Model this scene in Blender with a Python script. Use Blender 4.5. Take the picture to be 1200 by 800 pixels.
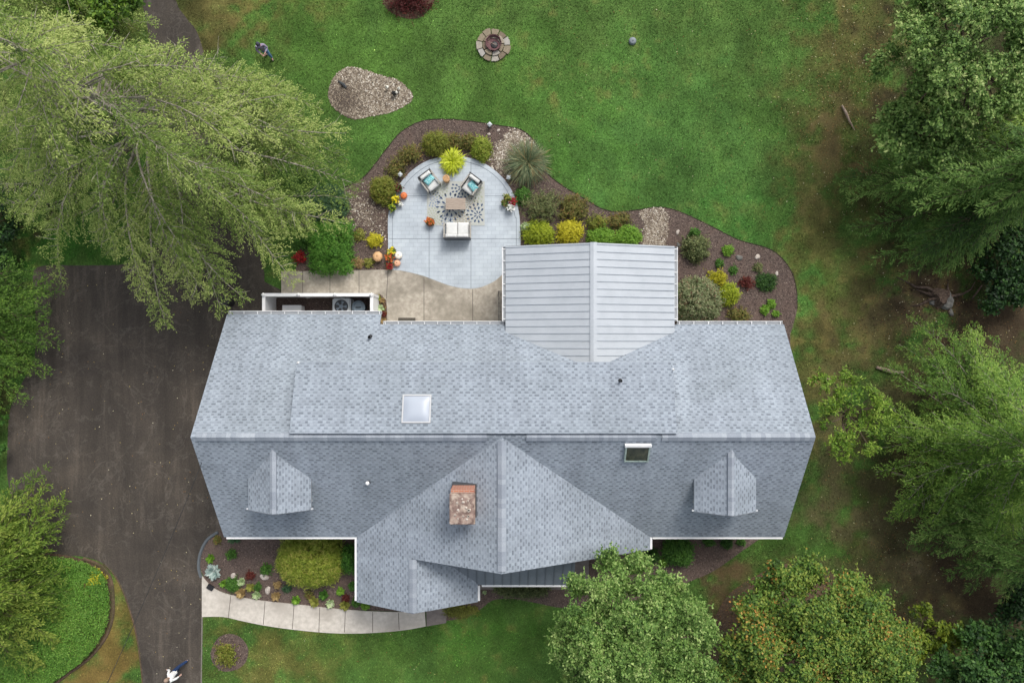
import bpy, bmesh, math, random
import numpy as np
from mathutils import Vector, Matrix
R = math.radians
rng = np.random.default_rng(7)
random.seed(7)
for o in list(bpy.data.objects): bpy.data.objects.remove(o)
scn = bpy.context.scene
COL = scn.collection

# ------------------------------------------------------------------ camera, sky, sun, exposure
H = 35.0            # drone height in metres
F = 800.0           # focal length in photograph pixels (1200 wide)
cam_d = bpy.data.cameras.new('camera'); cam = bpy.data.objects.new('camera', cam_d); COL.objects.link(cam)
cam_d.sensor_fit = 'HORIZONTAL'; cam_d.sensor_width = 36.0; cam_d.lens = 36.0 * F / 1200.0
cam.location = (0, 0, H); cam.rotation_euler = (0, 0, 0)
cam_d.clip_start = 0.5; cam_d.clip_end = 1500
scn.camera = cam
SUN_EL, SUN_AZ = 49.0, 26.0          # azimuth clockwise from +Y
w = bpy.data.worlds.new('World'); scn.world = w; w.use_nodes = True
nt = w.node_tree; nt.nodes.clear()
sk = nt.nodes.new('ShaderNodeTexSky'); sk.sky_type = 'NISHITA'; sk.sun_disc = False
sk.sun_elevation = R(SUN_EL); sk.sun_rotation = R(SUN_AZ); sk.air_density = 1.0; sk.dust_density = 4.0; sk.ozone_density = 1.0
bg = nt.nodes.new('ShaderNodeBackground'); bg.inputs[1].default_value = 0.15
wo = nt.nodes.new('ShaderNodeOutputWorld')
hs = nt.nodes.new('ShaderNodeHueSaturation'); hs.inputs['Saturation'].default_value = 0.36
nt.links.new(sk.outputs[0], hs.inputs['Color']); nt.links.new(hs.outputs[0], bg.inputs[0]); nt.links.new(bg.outputs[0], wo.inputs[0])
sd = bpy.data.lights.new('sun', 'SUN'); sun = bpy.data.objects.new('sun', sd); COL.objects.link(sun)
sd.energy = 1.45; sd.angle = R(18); sd.color = (1.0, 0.955, 0.89)
sun.rotation_euler = (R(-(90 - SUN_EL)), 0, R(-SUN_AZ)); sun.rotation_euler = Vector((math.sin(R(SUN_AZ))*math.cos(R(SUN_EL)), math.cos(R(SUN_AZ))*math.cos(R(SUN_EL)), math.sin(R(SUN_EL)))).to_track_quat('Z', 'Y').to_euler()
sun.location = (10, 30, 60)
scn.view_settings.view_transform = 'Standard'; scn.view_settings.look = 'None'
scn.view_settings.exposure = 0.37; scn.view_settings.gamma = 1.0
scn.view_settings.use_curve_mapping = False
scn.render.resolution_x = 1024; scn.render.resolution_y = 682

# ------------------------------------------------------------------ helpers
def P(px, py, z=0.0):
    k = (H - z) / F
    return ((px - 600) * k, (400 - py) * k)
def P3(px, py, z=0.0):
    x, y = P(px, py, z); return (x, y, z)
def lin(c):
    return tuple(((v/255.0)/12.92 if v/255.0 <= 0.04045 else ((v/255.0+0.055)/1.055)**2.4) for v in c)
def tag(o, label=None, cat=None, group=None, kind=None):
    if label: o['label'] = label
    if cat: o['category'] = cat
    if group: o['group'] = group
    if kind: o['kind'] = kind
    return o
def wloc(o):
    v = Vector((0, 0, 0))
    while o: v += o.location; o = o.parent
    return v
def thing(name, label, cat, loc=(0, 0, 0), rz=0, group=None, parent=None):
    o = bpy.data.objects.new(name, None); COL.objects.link(o); o.empty_display_size = 0.3
    o.location = loc; o.rotation_euler = (0, 0, rz)
    if parent is not None:
        o.parent = parent; o.location = Vector(loc) - wloc(parent)
    return tag(o, label, cat, group)
def link(name, me, mats, parent=None, world=True, loc=None):
    o = bpy.data.objects.new(name, me); COL.objects.link(o)
    if not isinstance(mats, (list, tuple)): mats = [mats]
    for m in mats: me.materials.append(m)
    if loc is not None:
        me.transform(Matrix.Translation(-Vector(loc))); o.location = loc
    if parent is not None:
        o.parent = parent
        if world: me.transform(Matrix.Translation(-wloc(parent) - (Vector(loc)*0 if loc is not None else Vector((0,0,0)))))
    return o
class G:
    """collects polygons; .build links them as one mesh object"""
    def __init__(s): s.v = []; s.f = []; s.m = []; s.uv = []; s.val = []
    def poly(s, pts, m=0, uv=None, val=0.5):
        n = len(s.v); s.v += [tuple(p) for p in pts]; s.f.append(tuple(range(n, n+len(pts)))); s.m.append(m); s.val.append(val)
        s.uv.append(uv if uv else [(p[0], p[1]) for p in pts])
    def box(s, a, b, m=0, val=0.5, M=None):
        x0, y0, z0 = a; x1, y1, z1 = b
        c = [(x0,y0,z0),(x1,y0,z0),(x1,y1,z0),(x0,y1,z0),(x0,y0,z1),(x1,y0,z1),(x1,y1,z1),(x0,y1,z1)]
        if M is not None: c = [tuple(M @ Vector(p)) for p in c]
        for q in ((0,3,2,1),(4,5,6,7),(0,1,5,4),(1,2,6,5),(2,3,7,6),(3,0,4,7)): s.poly([c[i] for i in q], m, val=val)
    def tube(s, pts, rad, n=6, m=0, cap=True, val=0.5):
        pts = [Vector(p) for p in pts]
        if not isinstance(rad, (list, tuple)): rad = [rad]*len(pts)
        rings = []
        for i, p in enumerate(pts):
            d = (pts[min(i+1, len(pts)-1)] - pts[max(i-1, 0)])
            if d.length < 1e-6: d = Vector((0, 0, 1))
            d.normalize(); a = d.cross(Vector((0, 0, 1)) if abs(d.z) < 0.9 else Vector((1, 0, 0))).normalized(); b = d.cross(a)
            rings.append([p + (a*math.cos(2*math.pi*k/n) + b*math.sin(2*math.pi*k/n))*rad[i] for k in range(n)])
        for i in range(len(rings)-1):
            for k in range(n):
                s.poly([rings[i][k], rings[i][(k+1) % n], rings[i+1][(k+1) % n], rings[i+1][k]], m, val=val)
        if cap: s.poly(rings[0], m, val=val); s.poly(rings[-1][::-1], m, val=val)
    def lathe(s, c, prof, n=16, m=0, val=0.5, sx=1, sy=1, wob=None):
        rings = [[(c[0]+r*sx*(wob(k/n) if wob else 1)*math.cos(2*math.pi*k/n), c[1]+r*sy*(wob(k/n) if wob else 1)*math.sin(2*math.pi*k/n), c[2]+z) for k in range(n)] for r, z in prof]
        for i in range(len(rings)-1):
            for k in range(n): s.poly([rings[i][k], rings[i][(k+1) % n], rings[i+1][(k+1) % n], rings[i+1][k]], m, val=val)
        s.poly(rings[0][::-1], m, val=val); s.poly(rings[-1], m, val=val)
    def mesh(s, name, merge=True):
        me = bpy.data.meshes.new(name); me.from_pydata(s.v, [], s.f)
        me.polygons.foreach_set('material_index', s.m)
        uvl = me.uv_layers.new(name='UVMap'); flat = [c for f in s.uv for p in f for c in p]
        uvl.data.foreach_set('uv', flat)
        a = me.attributes.new('v', 'FLOAT', 'FACE'); a.data.foreach_set('value', s.val)
        me.update(); return me
    def build(s, name, mats, parent=None, world=True, smooth=False, bevel=0, merge=False, loc=None):
        me = s.mesh(name)
        if merge or bevel or smooth:
            bm = bmesh.new(); bm.from_mesh(me); bmesh.ops.remove_doubles(bm, verts=bm.verts, dist=1e-4)
            bmesh.ops.recalc_face_normals(bm, faces=bm.faces)
            if bevel:
                es = [e for e in bm.edges if len(e.link_faces) == 2 and e.calc_face_angle(0) > 0.6]
                bmesh.ops.bevel(bm, geom=es, offset=bevel, segments=2, affect='EDGES', clamp_overlap=True)
            bm.to_mesh(me); bm.free()
        if smooth: me.polygons.foreach_set('use_smooth', [True]*len(me.polygons))
        return link(name, me, mats, parent, world, loc)

# ---- numpy noise
def vnoise(x, y, scale, seed=0):
    r = np.random.default_rng(seed); T = r.random((256, 256))
    X = np.asarray(x)/scale + 1000.0; Y = np.asarray(y)/scale + 1000.0
    xi = np.floor(X).astype(int); yi = np.floor(Y).astype(int); fx = X-xi; fy = Y-yi
    fx = fx*fx*(3-2*fx); fy = fy*fy*(3-2*fy)
    a = T[xi % 256, yi % 256]; b = T[(xi+1) % 256, yi % 256]; c = T[xi % 256, (yi+1) % 256]; d = T[(xi+1) % 256, (yi+1) % 256]
    return (a*(1-fx)+b*fx)*(1-fy) + (c*(1-fx)+d*fx)*fy
def fnoise(x, y, scale, seed=0, oct=4):
    s = 0; a = 1; t = 0
    for i in range(oct): s = s + a*vnoise(x, y, scale/2**i, seed+i); t += a; a *= 0.55
    return s/t
def inpoly(x, y, poly):
    x = np.asarray(x); y = np.asarray(y); c = np.zeros(x.shape, bool); n = len(poly)
    for i in range(n):
        x1, y1 = poly[i]; x2, y2 = poly[(i+1) % n]
        if y1 == y2: continue
        c ^= ((y1 > y) != (y2 > y)) & (x < (x2-x1)*(y-y1)/(y2-y1)+x1)
    return c
def spline(pts, closed=True, sub=5):
    out = []; n = len(pts)
    for i in range(n if closed else n-1):
        g = lambda k: pts[k % n] if closed else pts[max(0, min(n-1, k))]
        p0, p1, p2, p3 = g(i-1), g(i), g(i+1), g(i+2)
        for j in range(sub):
            t = j/sub
            out.append(tuple(0.5*((2*p1[k]) + (-p0[k]+p2[k])*t + (2*p0[k]-5*p1[k]+4*p2[k]-p3[k])*t*t + (-p0[k]+3*p1[k]-3*p2[k]+p3[k])*t**3) for k in range(2)))
    if not closed: out.append(tuple(pts[-1]))
    return out

# ------------------------------------------------------------------ materials
def mat(name, col=(0.5, 0.5, 0.5), rough=0.7, metal=0.0, spec=0.4):
    m = bpy.data.materials.new(name); m.use_nodes = True
    b = m.node_tree.nodes['Principled BSDF']
    b.inputs['Base Color'].default_value = (*col, 1); b.inputs['Roughness'].default_value = rough
    b.inputs['Metallic'].default_value = metal; b.inputs['Specular IOR Level'].default_value = spec
    return m
class N:
    def __init__(s, m): s.t = m.node_tree; s.b = s.t.nodes['Principled BSDF']
    def n(s, typ, **kw):
        x = s.t.nodes.new(typ)
        for k, v in kw.items():
            if k in x.inputs.keys() if hasattr(x.inputs, 'keys') else False: x.inputs[k].default_value = v
            else: setattr(x, k, v)
        return x
    def l(s, a, b): s.t.links.new(a, b)
    def ramp(s, fac, stops):
        r = s.t.nodes.new('ShaderNodeValToRGB'); e = r.color_ramp.elements
        while len(e) < len(stops): e.new(0.5)
        for i, (p, c) in enumerate(stops): e[i].position = p; e[i].color = (*c, 1)
        if fac is not None: s.l(fac, r.inputs[0])
        return r.outputs[0]
    def noise(s, scale, detail=4, rough=0.6, vec=None, dist=0):
        x = s.t.nodes.new('ShaderNodeTexNoise'); x.inputs['Scale'].default_value = scale; x.inputs['Detail'].default_value = detail
        x.inputs['Roughness'].default_value = rough; x.inputs['Distortion'].default_value = dist
        if vec is not None: s.l(vec, x.inputs['Vector'])
        return x.outputs['Fac']
    def coord(s, k='Object'):
        x = s.t.nodes.new('ShaderNodeTexCoord'); return x.outputs[k]
    def mix(s, fac, a, b, mode='MIX'):
        x = s.t.nodes.new('ShaderNodeMix'); x.data_type = 'RGBA'; x.blend_type = mode
        for sock, v in ((x.inputs[0], fac), (x.inputs[6], a), (x.inputs[7], b)):
            if isinstance(v, (int, float)): sock.default_value = v
            elif isinstance(v, tuple): sock.default_value = (*v, 1) if len(v) == 3 else v
            else: s.l(v, sock)
        return x.outputs[2]
    def bump(s, h, strength=0.5, dist=0.02):
        x = s.t.nodes.new('ShaderNodeBump'); x.inputs['Strength'].default_value = strength; x.inputs['Distance'].default_value = dist
        s.l(h, x.inputs['Height']); s.l(x.outputs[0], s.b.inputs['Normal'])
    def base(s, c): s.l(c, s.b.inputs['Base Color'])
def noisy(name, c1, c2, scale=3, rough=0.8, bump=0.3, bdist=0.01, detail=6, c3=None, big=None, lo=0.35, hi=0.65):
    m = mat(name, c1, rough); k = N(m); co = k.coord()
    f = k.noise(scale, detail, 0.65, co); c = k.ramp(f, [(lo, c1), (hi, c2)])
    if c3: c = k.mix(k.ramp(k.noise(big or scale*0.15, 4, 0.6, co, 0.4), [(0.45, (0, 0, 0)), (0.7, (1, 1, 1))]), c, c3)
    k.base(c)
    if bump: k.bump(f, bump, bdist)
    return m
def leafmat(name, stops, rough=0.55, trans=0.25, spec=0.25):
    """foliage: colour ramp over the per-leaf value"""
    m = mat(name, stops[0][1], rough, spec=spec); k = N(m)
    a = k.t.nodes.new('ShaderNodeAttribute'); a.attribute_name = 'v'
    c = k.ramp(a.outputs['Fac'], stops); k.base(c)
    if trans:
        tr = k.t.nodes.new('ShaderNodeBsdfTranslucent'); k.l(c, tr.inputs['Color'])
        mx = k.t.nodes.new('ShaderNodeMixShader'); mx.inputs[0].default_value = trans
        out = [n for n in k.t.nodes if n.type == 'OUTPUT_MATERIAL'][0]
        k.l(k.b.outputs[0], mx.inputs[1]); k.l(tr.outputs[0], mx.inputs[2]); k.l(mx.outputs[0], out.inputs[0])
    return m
def lm(name, *cols, **kw):
    n = len(cols); return leafmat(name, [(i/(n-1) if n > 1 else 0, lin(c)) for i, c in enumerate(cols)], **kw)

# shingles: staggered dark tabs on a lighter ground, courses 0.14 m apart
def shingle(name, light, dark, row=0.128, wid=0.31):
    m = mat(name, light, 0.9, spec=0.2); k = N(m); uv = k.coord('UV')
    def mth(op, a, b=None, c=None):
        x = k.t.nodes.new('ShaderNodeMath'); x.operation = op
        for i, v in enumerate((a, b, c)):
            if v is None: continue
            if isinstance(v, (int, float)): x.inputs[i].default_value = v
            else: k.l(v, x.inputs[i])
        return x.outputs[0]
    def wn(a, b):
        cx = k.t.nodes.new('ShaderNodeCombineXYZ'); k.l(a, cx.inputs[0]); k.l(b, cx.inputs[1])
        w_ = k.t.nodes.new('ShaderNodeTexWhiteNoise'); w_.noise_dimensions = '2D'; k.l(cx.outputs[0], w_.inputs['Vector']); return w_.outputs['Value']
    sx = k.t.nodes.new('ShaderNodeSeparateXYZ'); k.l(uv, sx.inputs[0])
    vr = mth('DIVIDE', sx.outputs[1], row); ri = mth('FLOOR', vr); rf = mth('FRACT', vr)
    zero = mth('MULTIPLY', ri, 0.0); rr = wn(ri, zero)
    uu = mth('ADD', mth('DIVIDE', sx.outputs[0], wid), mth('ADD', mth('MULTIPLY', ri, 0.5), mth('MULTIPLY', rr, 0.35)))
    ui = mth('FLOOR', uu); uf = mth('FRACT', uu); rc = wn(ui, ri); rc2 = wn(mth('ADD', ui, 37.0), ri)
    wdt = mth('ADD', mth('MULTIPLY', rc, 0.35), 0.32)
    tab = mth('LESS_THAN', uf, wdt); band = mth('GREATER_THAN', rf, 0.30)
    dk = mth('MULTIPLY', mth('MULTIPLY', tab, band), mth('ADD', mth('MULTIPLY', rc2, 0.7), 0.35)); dk.node.use_clamp = True
    shadow_line = mth('GREATER_THAN', rf, 0.90); dk2 = mth('MAXIMUM', dk, mth('MULTIPLY', shadow_line, 0.55))  # thin shadow below each course's butt edge, painted into the colour
    c = k.mix(dk2, light, dark)
    tone = wn(mth('ADD', ui, 11.0), mth('ADD', ri, 5.0)); c = k.mix(0.30, c, k.ramp(tone, [(0, (0.36,)*3), (1, (0.66,)*3)]), 'OVERLAY')
    g = k.noise(38, 3, 0.7, uv); c = k.mix(0.45, c, k.ramp(g, [(0.3, (0.3,)*3), (0.7, (0.72,)*3)]), 'OVERLAY')
    mp = k.t.nodes.new('ShaderNodeMapping'); mp.inputs['Scale'].default_value = (0.9, 0.12, 1); k.l(uv, mp.inputs[0])
    st = k.noise(0.9, 6, 0.65, mp.outputs[0], 0.4); c = k.mix(0.45, c, k.ramp(st, [(0.3, (0.36,)*3), (0.7, (0.66,)*3)]), 'OVERLAY')
    big = k.noise(0.28, 4, 0.6, uv, 0.5); c = k.mix(0.35, c, k.ramp(big, [(0.35, (0.40, 0.41, 0.40)), (0.65, (0.60, 0.60, 0.61))]), 'OVERLAY')
    k.base(c); k.bump(mth('SUBTRACT', 1.0, mth('ADD', mth('MULTIPLY', rf, 0.8), mth('MULTIPLY', dk, 0.2))), 0.55, 0.012)
    return m
M = {}
M['shingle'] = shingle('roof_shingle', (0.278, 0.315, 0.360), (0.160, 0.184, 0.216))
M['cap'] = mat('cap_shingle', (0.3, 0.32, 0.36), 0.9); _k = N(M['cap']); _a = _k.t.nodes.new('ShaderNodeAttribute'); _a.attribute_name = 'v'
_k.base(_k.mix(0.4, _k.ramp(_a.outputs['Fac'], [(0, (0.22, 0.25, 0.295)), (1, (0.38, 0.415, 0.46))]), _k.ramp(_k.noise(30, 3, 0.7, _k.coord()), [(0.3, (0.3,)*3), (0.7, (0.75,)*3)]), 'OVERLAY'))
M['white'] = noisy('white_paint', (0.74, 0.75, 0.76), (0.82, 0.82, 0.81), 2, 0.45, 0.05)
M['trim'] = mat('roof_edge_metal', (0.30, 0.32, 0.34), 0.5)
M['trim_pale'] = mat('pale_trim', (0.5, 0.52, 0.54), 0.5)
M['metal_light'] = noisy('pale_metal_roofing', (0.43, 0.465, 0.50), (0.48, 0.515, 0.55), 1.2, 0.42, 0.03); M['metal_light'].node_tree.nodes['Principled BSDF'].inputs['Metallic'].default_value = 0.15
M['metal_seam'] = mat('roof_seam', (0.36, 0.40, 0.44), 0.45, 0.2)
M['metal_dark'] = noisy('slate_metal_roofing', (0.13, 0.155, 0.18), (0.16, 0.185, 0.215), 1.5, 0.5, 0.03)
M['metal_dark_seam'] = mat('slate_seam', (0.10, 0.12, 0.14), 0.5)
M['siding'] = mat('lap_siding', (0.55, 0.56, 0.55), 0.7)
_k = N(M['siding']); _w = _k.t.nodes.new('ShaderNodeTexWave'); _w.bands_direction = 'Z'; _w.wave_profile = 'SAW'; _w.inputs['Scale'].default_value = 1.6; _k.l(_k.coord(), _w.inputs['Vector']); _k.bump(_w.outputs['Fac'], 0.5, 0.02)
M['glass'] = mat('dark_glass', (0.03, 0.035, 0.04), 0.08, spec=0.8)
M['brick'] = mat('chimney_brick', (0.45, 0.17, 0.09), 0.9); _k = N(M['brick']); _b = _k.t.nodes.new('ShaderNodeTexBrick'); _k.l(_k.coord('UV'), _b.inputs['Vector'])
_b.inputs['Scale'].default_value = 1; _b.inputs['Brick Width'].default_value = 0.22; _b.inputs['Row Height'].default_value = 0.075; _b.inputs['Mortar Size'].default_value = 0.008
_b.inputs['Color1'].default_value = (0.45, 0.17, 0.09, 1); _b.inputs['Color2'].default_value = (0.36, 0.12, 0.07, 1); _b.inputs['Mortar'].default_value = (0.4, 0.36, 0.32, 1); _k.base(_b.outputs['Color'])
M['mortar_cap'] = noisy('weathered_chimney_cap', lin((96, 78, 72)), lin((150, 128, 118)), 4, 0.95, 0.6, 0.03, c3=lin((190, 175, 160)), big=3.5)
M['rust'] = noisy('rust', (0.3, 0.1, 0.05), (0.42, 0.17, 0.09), 6, 0.9)
M['black'] = mat('black_rubber', (0.02, 0.02, 0.022), 0.5)
M['darkgrey'] = mat('dark_grey_metal', (0.07, 0.075, 0.08), 0.45, 0.3)
M['concrete'] = noisy('weathered_concrete', lin((150, 142, 130)), lin((182, 174, 160)), 5, 0.9, 0.3, 0.006, c3=lin((124, 118, 106)), big=0.55)
M['concrete_front'] = noisy('front_walk_concrete', lin((182, 176, 165)), lin((205, 198, 188)), 5, 0.9, 0.3, 0.006, c3=lin((165, 158, 148)), big=0.5)
M['concrete_dark'] = noisy('dark_porch_concrete', lin((112, 104, 100)), lin((130, 122, 116)), 5, 0.9, 0.3, 0.006)  # darker brownish concrete of the porch slab
M['joint'] = mat('joint', lin((92, 86, 80)), 0.95)
M['joint_blue'] = mat('patio_joint', lin((118, 126, 134)), 0.95)
# stamped patio
m = mat('stamped_patio', (0.5, 0.54, 0.58), 0.65); k = N(m); co = k.coord()
b = k.t.nodes.new('ShaderNodeTexBrick'); k.l(co, b.inputs['Vector']); b.offset = 0.5
for kk, v in (('Scale', 1), ('Brick Width', 0.42), ('Row Height', 0.21), ('Mortar Size', 0.012), ('Mortar Smooth', 0.8)): b.inputs[kk].default_value = v
b.inputs['Color1'].default_value = (*lin((178, 187, 194)), 1); b.inputs['Color2'].default_value = (*lin((170, 179, 187)), 1); b.inputs['Mortar'].default_value = (*lin((150, 160, 169)), 1)
c = k.mix(0.5, b.outputs['Color'], k.ramp(k.noise(0.7, 6, 0.65, co, 0.3), [(0.32, (0.34,)*3), (0.68, (0.66,)*3)]), 'OVERLAY'); k.base(c)
M['patio'] = m
M['patio_border'] = noisy('patio_border', lin((150, 160, 168)), lin((176, 184, 190)), 5, 0.7, 0.15, 0.005)
# asphalt
m = mat('asphalt', (0.05, 0.045, 0.043), 0.92); k = N(m); co = k.coord()
f = k.noise(14, 6, 0.75, co); c = k.ramp(f, [(0.3, lin((56, 51, 46))), (0.7, lin((82, 75, 68)))])
mp = k.t.nodes.new('ShaderNodeMapping'); mp.inputs['Scale'].default_value = (1.6, 0.16, 1); k.l(co, mp.inputs[0])
st = k.noise(1.0, 6, 0.65, mp.outputs[0], 0.5); c = k.mix(0.75, c, k.ramp(st, [(0.36, (0.34,)*3), (0.56, (0.5,)*3), (0.70, (0.86, 0.85, 0.83))]), 'OVERLAY')
bl = k.noise(0.35, 5, 0.6, co, 0.5); rd = k.noise(0.55, 7, 0.62, co, 0.8); c = k.mix(k.ramp(rd, [(0.485, (0, 0, 0)), (0.5, (0.18,)*3), (0.515, (0, 0, 0))]), c, lin((128, 122, 114))); rd2 = k.noise(1.7, 6, 0.6, co, 0.5); c = k.mix(k.ramp(rd2, [(0.60, (0, 0, 0)), (0.72, (0.22,)*3)]), c, lin((120, 114, 106)))
c = k.mix(0.7, c, k.ramp(bl, [(0.3, (0.30, 0.30, 0.31)), (0.5, (0.5, 0.5, 0.49)), (0.7, (0.76, 0.74, 0.70))]), 'OVERLAY')
k.base(c); k.bump(f, 0.35, 0.008)
M['asphalt'] = m
M['mulch'] = noisy('bark_mulch', lin((66, 55, 50)), lin((112, 98, 90)), 16, 1.0, 0.8, 0.03, c3=lin((100, 84, 76)), big=1.0)
M['soil'] = noisy('leaf_litter_soil', lin((72, 58, 46)), lin((106, 88, 70)), 9, 1.0, 0.8, 0.03, c3=lin((68, 70, 44)), big=0.8)
M['gravel_base'] = noisy('pebble_ground', lin((92, 80, 66)), lin((150, 135, 115)), 22, 1.0, 0.8, 0.03)
M['edging'] = mat('bed_edging', lin((72, 74, 70)), 0.8)
M['pebble'] = mat('pebbles', (0.4, 0.35, 0.3), 0.85); _k = N(M['pebble']); _a = _k.t.nodes.new('ShaderNodeAttribute'); _a.attribute_name = 'v'
_k.base(_k.ramp(_a.outputs['Fac'], [(0, lin((78, 68, 60))), (0.4, lin((128, 116, 100))), (0.75, lin((172, 162, 146))), (1, lin((222, 218, 208)))]))
M['chip'] = leafmat('bark_chips', [(0, lin((48, 38, 38))), (0.55, lin((98, 83, 80))), (0.9, lin((140, 120, 112))), (1, lin((184, 166, 150)))], 0.95, 0)
M['litter'] = leafmat('fallen_leaves', [(0, lin((96, 66, 44))), (0.35, lin((140, 105, 60))), (0.6, lin((172, 158, 90))), (1, lin((216, 210, 180)))], 0.8, 0.1)
M['debris'] = leafmat('dark_debris', [(0, lin((36, 28, 24))), (1, lin((92, 70, 56)))], 0.95, 0)
M['rock'] = noisy('pale_rock', lin((150, 140, 130)), lin((205, 196, 186)), 6, 0.9, 0.6, 0.03)
M['darkrock'] = noisy('grey_rock', lin((80, 80, 78)), lin((128, 126, 120)), 5, 0.9, 0.6, 0.03)
M['flag'] = mat('flagstone', (0.3, 0.27, 0.23), 0.9); _k = N(M['flag']); _a = _k.t.nodes.new('ShaderNodeAttribute'); _a.attribute_name = 'v'
_k.base(_k.mix(0.5, _k.ramp(_a.outputs['Fac'], [(0, lin((112, 100, 84))), (0.5, lin((142, 132, 112))), (1, lin((158, 156, 152)))]), _k.ramp(_k.noise(9, 5, 0.7, _k.coord()), [(0.3, (0.3,)*3), (0.7, (0.72,)*3)]), 'OVERLAY'))
M['bark_pale'] = noisy('lichen_bark', lin((104, 98, 84)), lin((168, 162, 146)), 7, 0.95, 0.6, 0.02)
M['bark'] = noisy('brown_bark', lin((66, 56, 46)), lin((104, 90, 76)), 8, 0.95, 0.7, 0.02)
M['deadwood'] = noisy('dead_wood', lin((122, 104, 90)), lin((172, 154, 138)), 8, 0.95, 0.5, 0.02)
M['darkwood'] = noisy('rotten_wood', lin((56, 44, 38)), lin((104, 88, 76)), 8, 0.95, 0.8, 0.03)

# ------------------------------------------------------------------ ground zones (outlines traced on the ground, in metres)
def zone(pts, sub=5, smooth=True, z=0.0):
    p = [P(a, b, 0) for a, b in pts]
    return spline(p, True, sub) if smooth else p
drive_l = [(166,900),(167,800),(160,745),(150,708),(136,676),(121,660),(98,652),(72,650),(48,640),(20,600),(9,560),(9,520),(12,480),(24,452),(40,420),(42,380),(40,340),(44,313),(100,311),(152,308),(184,285),(197,230),(196,160),(186,100),(176,50),(166,0),(150,-60)]
drive_r = [(196,-60),(206,0),(219,22),(232,40),(244,84),(256,150),(272,220),(296,270),(310,320)]
Z_drive = spline([P(*p) for p in drive_l], False, 4) + spline([P(*p) for p in drive_r], False, 4) + [P(*p) for p in ((310,330),(340,345),(340,600),(262,618),(258,622),(244,632),(236,650),(235,668),(237,680),(237,722),(236,800),(236,900))]
Z_bedfront = [P(*p) for p in ((340,560),(420,560),(620,560),(560,712),(500,726))] + spline([P(*p) for p in ((500,717),(440,715),(400,713),(360,709),(300,702),(264,694),(248,686),(238,674),(234,655),(240,636),(256,623))], False, 4)
Z_walk = spline([P(*p) for p in ((237,674),(249,687),(266,695),(300,702),(345,707),(400,713),(450,716),(498,716))], False, 5) + spline([P(*p) for p in ((499,733),(470,738),(430,741),(390,741),(345,737),(310,732),(285,727),(262,722),(237,722))], False, 5)
Z_bedright = spline([P(*p) for p in ((500,729),(540,724),(562,714),(577,703),(600,701),(628,706),(665,712),(710,706),(760,700),(803,683),(837,668),(870,645),(893,629))], False, 5) + [P(*p) for p in ((900,618),(900,560),(500,560))]
Z_bedback = spline([P(*p) for p in ((345,322),(352,290),(352,262),(368,238),(398,222),(427,207),(452,176),(470,155),(495,142),(525,140),(556,143),(582,147),(610,152),(627,167),(637,190),(642,204),(661,219),(685,233),(706,245),(724,248),(748,246),(772,243),(796,248),(835,266),(865,281),(904,293),(925,314),(933,338),(934,362),(926,392))], False, 5) + [P(*p) for p in ((926,440),(345,440))]
Z_island = zone([(385,107),(392,90),(403,81),(415,79),(433,84),(451,90),(466,94),(477,103),(484,113),(478,122),(460,131),(437,136),(415,140),(398,132),(388,122)], 4)
Z_round = zone([(249,757),(257,746),(270,742),(283,747),(291,760),(288,775),(277,784),(262,786),(251,778),(247,767)], 4)
Z_topring = zone([(448,-12),(450,6),(460,16),(476,22),(492,21),(504,10),(510,-6),(500,-30),(470,-36),(452,-28)], 4)
Z_concrete = [P(*p) for p in ((330,318),(345,318),(455,316))] + spline([P(*p) for p in ((455,316),(470,317),(495,323),(525,334),(545,338),(562,337),(580,329),(593,317))], False, 5) + [P(*p) for p in ((600,316),(600,430),(330,430))]
Z_patio = spline([P(*p) for p in ((455,316),(455,285),(455,255),(459,236),(468,217),(483,200),(503,188),(530,183),(556,187),(576,197),(593,213),(604,233),(609,256),(610,285))], False, 6) + [P(*p) for p in ((610,292),(610,310),(600,316))] + spline([P(*p) for p in ((593,317),(580,329),(562,337),(545,338),(525,334),(495,323),(470,317))], False, 5)
Z_cover = [P(*p) for p in ((606,298),(776,298),(776,430),(601,430),(601,316),(606,310))]
Z_ivy = zone([(-60,690),(10,652),(60,648),(98,655),(118,664),(128,678),(131,700),(130,722),(122,745),(104,768),(80,786),(60,802),(30,840),(-60,860)], 5)
Z_autumn = zone([(832,750),(840,718),(856,694),(886,674),(922,660),(956,662),(985,678),(1000,705),(990,800),(900,850),(840,800)], 5)
HARD = [Z_drive, Z_walk, Z_bedfront, Z_bedright, Z_bedback, Z_island, Z_round, Z_topring, Z_concrete, Z_patio, Z_cover]
HOUSE = [(-13.1, 0.4), (12.3, 0.4), (12.3, -8.8), (-2.0, -9.4), (-2.0, -11.8), (-6.9, -11.8), (-6.9, -8.8), (-13.1, -8.8)]
def free(x, y, extra=()):
    ok = np.ones(np.shape(x), bool)
    for zp in HARD + [HOUSE] + list(extra): ok &= ~inpoly(x, y, zp)
    return ok

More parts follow.
